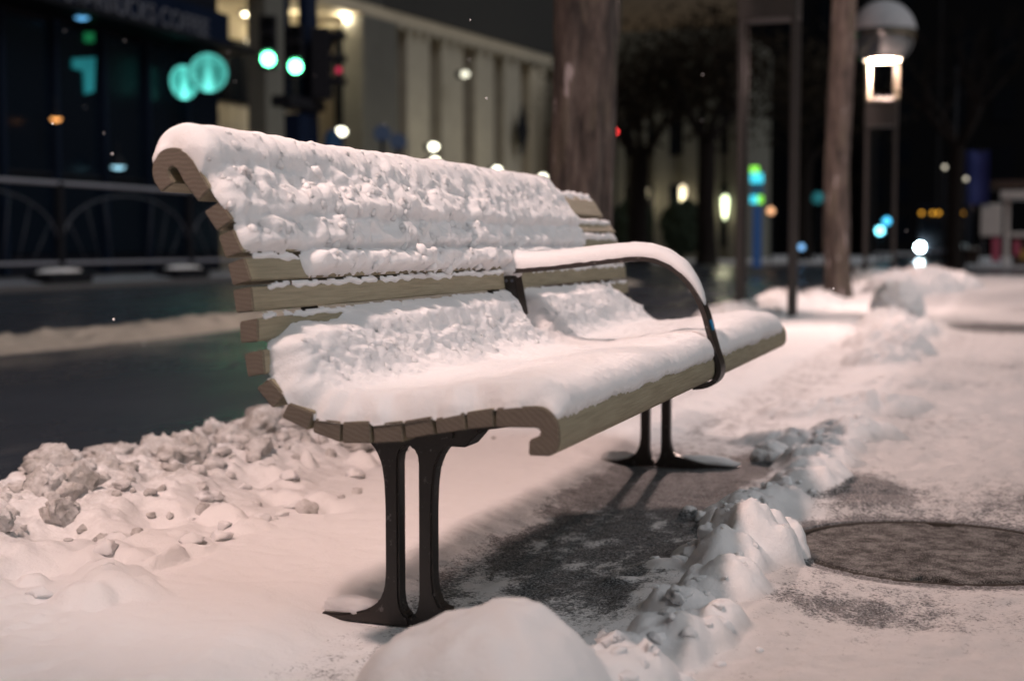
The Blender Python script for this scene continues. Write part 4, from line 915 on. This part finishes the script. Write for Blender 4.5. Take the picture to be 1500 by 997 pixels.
for px, py, lab in ((560, 196, 'small round blue sign beyond the bench top, left of two'), (583, 208, 'small round blue sign beyond the bench top, right of two')):
    c = on_x(px, py, PX); o = root('street_sign', (c[0], c[1], ROAD_Z), lab, 'sign', 'small blue signs at the far kerb')
    tube('post', [(c[0], c[1], ROAD_Z), (c[0], c[1], c[2] - .15)], .06, M['dark_metal'], o, k=8); disc('face', c, .24, (.5, -.85, 0), M['blue'], o, th=.05, k=20)

# ------------------------------------------------------------------ end of the street
wy = 68.0
wl = root('pale_building', (-13, wy, 0), 'dim pale building with wall lamps at the end of the street', 'building')
x0 = float(on_y(880, 300, wy)[0]); x1 = float(on_y(1082, 300, wy)[0])
box('wall', (x0 - .6, wy, 0), (x1, wy + 10, 11), M['dull'], wl)
for px in (905, 938, 970, 1012, 1045, 1078):
    a = float(on_y(px, 300, wy)[0]); box('pilaster', (a - .35, wy - .3, 0), (a + .35, wy - .003, 9), M['dull'], wl)
for pa, pb in ((912, 932), (945, 964), (978, 1006), (1018, 1040), (1051, 1072)):
    a, b = float(on_y(pa, 300, wy)[0]), float(on_y(pb, 300, wy)[0])
    for z0, z1 in ((.6, 3.6), (5, 8)):
        wn = box('window', (a, wy - .06, z0), (b, wy - .003, z1), M['glass'], wl); box('frame', ((a + b) / 2 - .04, wy - .1, z0), ((a + b) / 2 + .04, wy - .062, z1), M['dark_metal'], wn)
for px, py, lab, st, up in ((945, 285, 'warm dim wall lamp on the pale building, leftmost of three', 1.1, 0), (1000, 285, 'warm wall lamp on the pale building, middle of three', 1.5, 0), (1062, 300, 'bright greenish lantern at the right end of the pale building', 2.6, 1)):
    c = on_y(px, py, wy - .5); o = root('wall_lamp', tuple(c), lab, 'lamp', 'lamps on the pale building')
    lathe('lantern', [(.02, -.7), (.10, -.5), (.17, .25), (.12, .4), (.02, .45)], c, emit('lantern_glow_%d' % px, (1.0, .82, .55) if not up else (.85, 1.0, .6), st), o, k=14)
    box('bracket', c + np.array([-.06, .2, -.1]), c + np.array([.06, .48, .1]), M['dark_metal'], o)
    point_light('wall_lamp_light', tuple(c + np.array([0, -.35, -.3])), 16 if not up else 12, (1, .85, .6), .15, o)
for px, lab, s in ((925, 'dark clipped shrub before the pale building, left one', 1.3), (1000, 'dark clipped shrub before the pale building, right one', 1.2)):
    c = on_y(px, 330, wy - 3); o = root('clipped_shrub', (c[0], c[1], 0), lab, 'shrub', 'shrubs before the pale building')
    V, Fc = blob_geo((c[0], c[1], 1.5), (1.0, 1.0, 1.3), 4, .25, 3, px); mesh('foliage', V, Fc, M['shrub'], o); tube('stem', [(c[0], c[1], 0), (c[0], c[1], .8)], .1, M['twig'], o)
tree(float(on_y(935, 300, 58)[0]), 58, .42, 'broad dark tree with dry leaves left of the pale building', 21, 4.2, leaves=26, bark=M['twig'], cl=.8, group='trees at the end of the street')
tree(float(on_y(1035, 300, 55)[0]), 55, .35, 'dark leafy tree in front of the lantern of the pale building', 33, 4.6, leaves=26, bark=M['twig'], cl=.8, group='trees at the end of the street')
tree(float(on_y(1400, 300, 44)[0]), 44, .22, 'bare dark tree with spreading twigs beside the blue banner', 41, 3.6, depth=5, bark=M['twig'], group='trees at the end of the street')
tree(float(on_y(1180, 300, 66)[0]), 66, .3, 'dark tree behind the slim trunk and the lamp', 52, 4.4, leaves=22, bark=M['twig'], cl=.9, group='trees at the end of the street')
# dark blocks closing the view
for (pa, pb, Yb, h, lab) in ((1085, 1262, 96, 19, 'black unlit building block behind the near lamp'), (1262, 1372, 130, 24, 'dark tower block at the far end of the street'), (1376, 1560, 88, 16, 'black unlit building block right of the truck')):
    a, b = float(on_y(pa, 300, Yb)[0]), float(on_y(pb, 300, Yb)[0]); o = root('dark_block', ((a + b) / 2, Yb, 0), lab, 'building', 'unlit buildings at the end of the street')
    box('wall', (a, Yb, 0), (b, Yb + 12, h), M['black_stone'], o)
    for i in range(int((b - a) / 2.2)):
        for k in range(int(h / 3.4)): box('window', (a + .6 + 2.2 * i, Yb - .06, 1 + 3.4 * k), (a + 1.9 + 2.2 * i, Yb - .003, 3 + 3.4 * k), M['glass'], o)

# lit totem
ty = 40.0; c0 = on_y(1109, 300, ty); o = root('transit_totem', (c0[0], ty, ROAD_Z), 'lit blue and lime information totem beside the near lamp pylon', 'sign')
def tpanel(name, pxa, pxb, pya, pyb, mat, dy=0.0):
    a, b = on_y(pxa, pyb, ty), on_y(pxb, pya, ty); return box(name, (a[0], ty - .12 - dy, a[2]), (b[0], ty + .12, b[2]), mat, o, off=.01)
tpanel('column', 1103, 1115, 302, 392, emit('totem_blue', (.01, .09, .30), .05)); tpanel('cyan_panel', 1100, 1117, 254, 268, emit('totem_cyan', (.05, .62, .8), .9), .02); tpanel('lime_panel', 1100, 1111, 244, 253.5, emit('totem_lime', (.28, .95, .08), .9), .02)
tpanel('screen', 1101, 1117, 268.5, 286, emit('totem_dim', (.01, .05, .09), .5)); tpanel('lower_cyan_panel', 1100, 1110, 286.5, 298, emit('totem_cyan2', (.05, .62, .8), .9), .02); tpanel('lower_lime_panel', 1110.5, 1117, 286.5, 298, emit('totem_lime2', (.28, .95, .08), .7), .02)
# small signal lights far off
def far_light(px, py, Y, r, col, st, lab, name='far_light', cat='light', pole=True):
    c = on_y(px, py, Y); o = root(name, (c[0], c[1], ROAD_Z), lab, cat, 'small lights far up the street'); V, Fc = blob_geo(c, (r, r, r), 2, 0, 1, 0); mesh('bulb', V, Fc, emit('far_glow_%d' % px, col, st), o, smooth=True)
    box('housing', c + np.array([-r * 1.2, r * .6, -r * 1.3]), c + np.array([r * 1.2, r * 1.8, r * 1.3]), M['dark_metal'], o)
    tube('post', [(c[0], c[1] + r * 1.2, ROAD_Z), (c[0], c[1] + r * 1.2, c[2])], .05, M['dark_metal'], o, k=6)
far_light(1289, 338, 62, .17, (.20, .78, .95), 5, 'bright cyan light seen through the legs of the lit lamp'); far_light(1299, 324, 66, .17, (.06, .45, .75), 2.2, 'dimmer blue light just above the bright cyan one')
far_light(1174, 362, 60, .13, (.2, .45, .8), 1.2, 'faint blue light right of the near pylon'); far_light(1129, 309, 60, .16, (1, .5, .25), 1.0, 'dim orange light between the posts of the near pylon'); far_light(1198, 290, 70, .3, (.03, .3, .34), .15, 'faint teal light left of the slim trunk'); far_light(902, 193, 55, .07, (1, .05, .05), 4, 'tiny red light beside the thick trunk')

# oncoming truck
ky = 80.0; tx = float(on_y(1380, 360, ky)[0]); tr = root('oncoming_truck', (tx, ky, ROAD_Z), 'dark oncoming truck with one dazzling headlight and amber roof lights', 'truck', None)
hz = float(on_y(1350, 312, ky)[2]); hx = float(on_y(1348, 362, ky)[0]); hzz = float(on_y(1348, 362, ky)[2])
box('cab', (tx - 1.25, ky, .45), (tx + 1.25, ky + 2.2, hz - .1), M['dark_metal'], tr, off=.12); box('cargo_box', (tx - 1.35, ky + 2.4, .6), (tx + 1.35, ky + 8, hz + .5), M['dark_stone'], tr, off=.05)
ws = box('windscreen', (tx - 1.1, ky - .03, 1.4), (tx + 1.1, ky - .002, hz - .4), M['glass'], tr); box('bumper', (tx - 1.3, ky - .25, .2), (tx + 1.3, ky - .004, .5), M['rail'], tr, off=.05)
for q in ((1350, 312), (1366, 312), (1375, 312), (1413, 312)):
    p = on_y(*q, ky - .1); V, Fc = blob_geo(p, (.09, .08, .09), 2, 0, 1, 0); mesh('marker_light', V, Fc, emit('amber_marker', (1, .45, .04), 1.1), tr, smooth=True)
for hxx, st in ((hx, 90), (2 * tx - hx, .1)):
    disc('headlight', (hxx, ky - .27, hzz), .20, (0, -1, .02), emit('headlight_%d' % int(st), (.72, .95, 1.0), st), tr, th=.05, k=18)
for sx in (-1.1, 1.1):
    for yy in (1.0, 6.5): disc('wheel', (tx + sx, ky + yy, ROAD_Z + .48), .48, (1, 0, 0), M['dark_metal'], tr, th=.3, k=22)

# kiosk, banner and poster at the right edge
qy = 50.6
def kb(name, pxa, pxb, pya, pyb, y0, y1, mat, parent, offb=.02):
    a, b = on_y(pxa, pyb, qy), on_y(pxb, pya, qy); return box(name, (a[0], y0, max(a[2], .003)), (b[0], y1, b[2]), mat, parent, off=offb)
kr = root('street_kiosk', (float(on_y(1480, 380, qy)[0]), qy, 0), 'pale open kiosk with flat roof at the right edge of the street', 'kiosk')
kb('roof', 1465, 1560, 279, 291, qy - .2, qy + 2.4, M['white'], kr); kb('roof_ridge', 1450, 1570, 262, 276, qy + .6, qy + 2.4, M['wood_dark'], kr); kb('counter', 1480, 1560, 340, 347, qy, qy + .6, M['white'], kr)
for a, b in ((1470, 1480), (1540, 1550)): kb('post', a, b, 291, 392, qy, qy + .22, M['white'], kr)
kb('counter_front', 1482, 1538, 348, 392, qy + .1, qy + .3, M['wood_dark'], kr); kb('pink_poster', 1484, 1494, 352, 374, qy + .05, qy + .098, M['pink'], kr); kb('yellow_poster', 1495, 1503, 366, 380, qy + .05, qy + .098, M['yellow'], kr)
bo = root('notice_board', (float(on_y(1455, 380, qy)[0]), qy - .5, 0), 'white notice board with pink base left of the kiosk', 'board')
kb('panel', 1436, 1468, 299, 346, qy - .5, qy - .42, M['white'], bo); kb('pink_base', 1452, 1465, 348, 383, qy - .46, qy - .4, M['pink'], bo)
for a in (1438, 1465): kb('leg', a, a + 3, 340, 393, qy - .41, qy - .34, M['rail'], bo)
pt = root('wide_planter', (float(on_y(1418, 380, qy)[0]), qy, 0), 'low dark wooden planter left of the notice board', 'planter'); kb('tub', 1398, 1434, 366, 386, qy, qy + 1, M['wood_dark'], pt); kb('soil_snow', 1399, 1433, 362, 366, qy + .05, qy + .95, M['white'], pt)
bn = root('banner_pole', (float(on_y(1399, 380, 49)[0]), 49, ROAD_Z), 'dark pole carrying a deep blue banner', 'banner')
c = on_y(1399, 200, 49); tube('pole', [(c[0], 49, ROAD_Z), (c[0], 49, 6.5)], .07, M['dark_metal'], bn); a, b = on_y(1403, 300, 49), on_y(1450, 220, 49); 
Ub, Zb = np.meshgrid(np.linspace(a[0], b[0], 14), np.linspace(a[2], b[2], 14), indexing='ij'); grid('cloth', np.stack([Ub, 49 + .05 * np.sin(Ub * 9) + .02 * np.sin(Zb * 5), Zb], -1), M['banner'], bn)
for z in (a[2], b[2]): tube('cross_bar', [(c[0], 49, z), (b[0], 49, z)], .02, M['dark_metal'], bn, k=6)
for px, py, lab in ((1415, 262, 'tiny pale lamp in front of the blue banner'), (1384, 245, 'tiny dim lamp left of the blue banner')): far_light(px, py, 47.5, .06, (1, .9, .7), .8, lab)

# ------------------------------------------------------------------ falling flakes
rr = random.Random(77); parts = []
for i in range(60):
    y = rr.uniform(2.5, 12); x = -y * math.tan(YAW) + rr.uniform(-.42, .42) * y; r = rr.uniform(.0014, .0030) * (1 + y * .12)
    parts.append(blob_geo((x, y, HC + rr.uniform(-.1, .24) * y), (r, r, r), 1, .2, 2, i))
V, Fc = join(parts); tag(mesh('falling_snow', V, Fc, M['snow'], smooth=True), 'scattered tiny snowflakes falling through the night air', 'snow', kind='stuff')
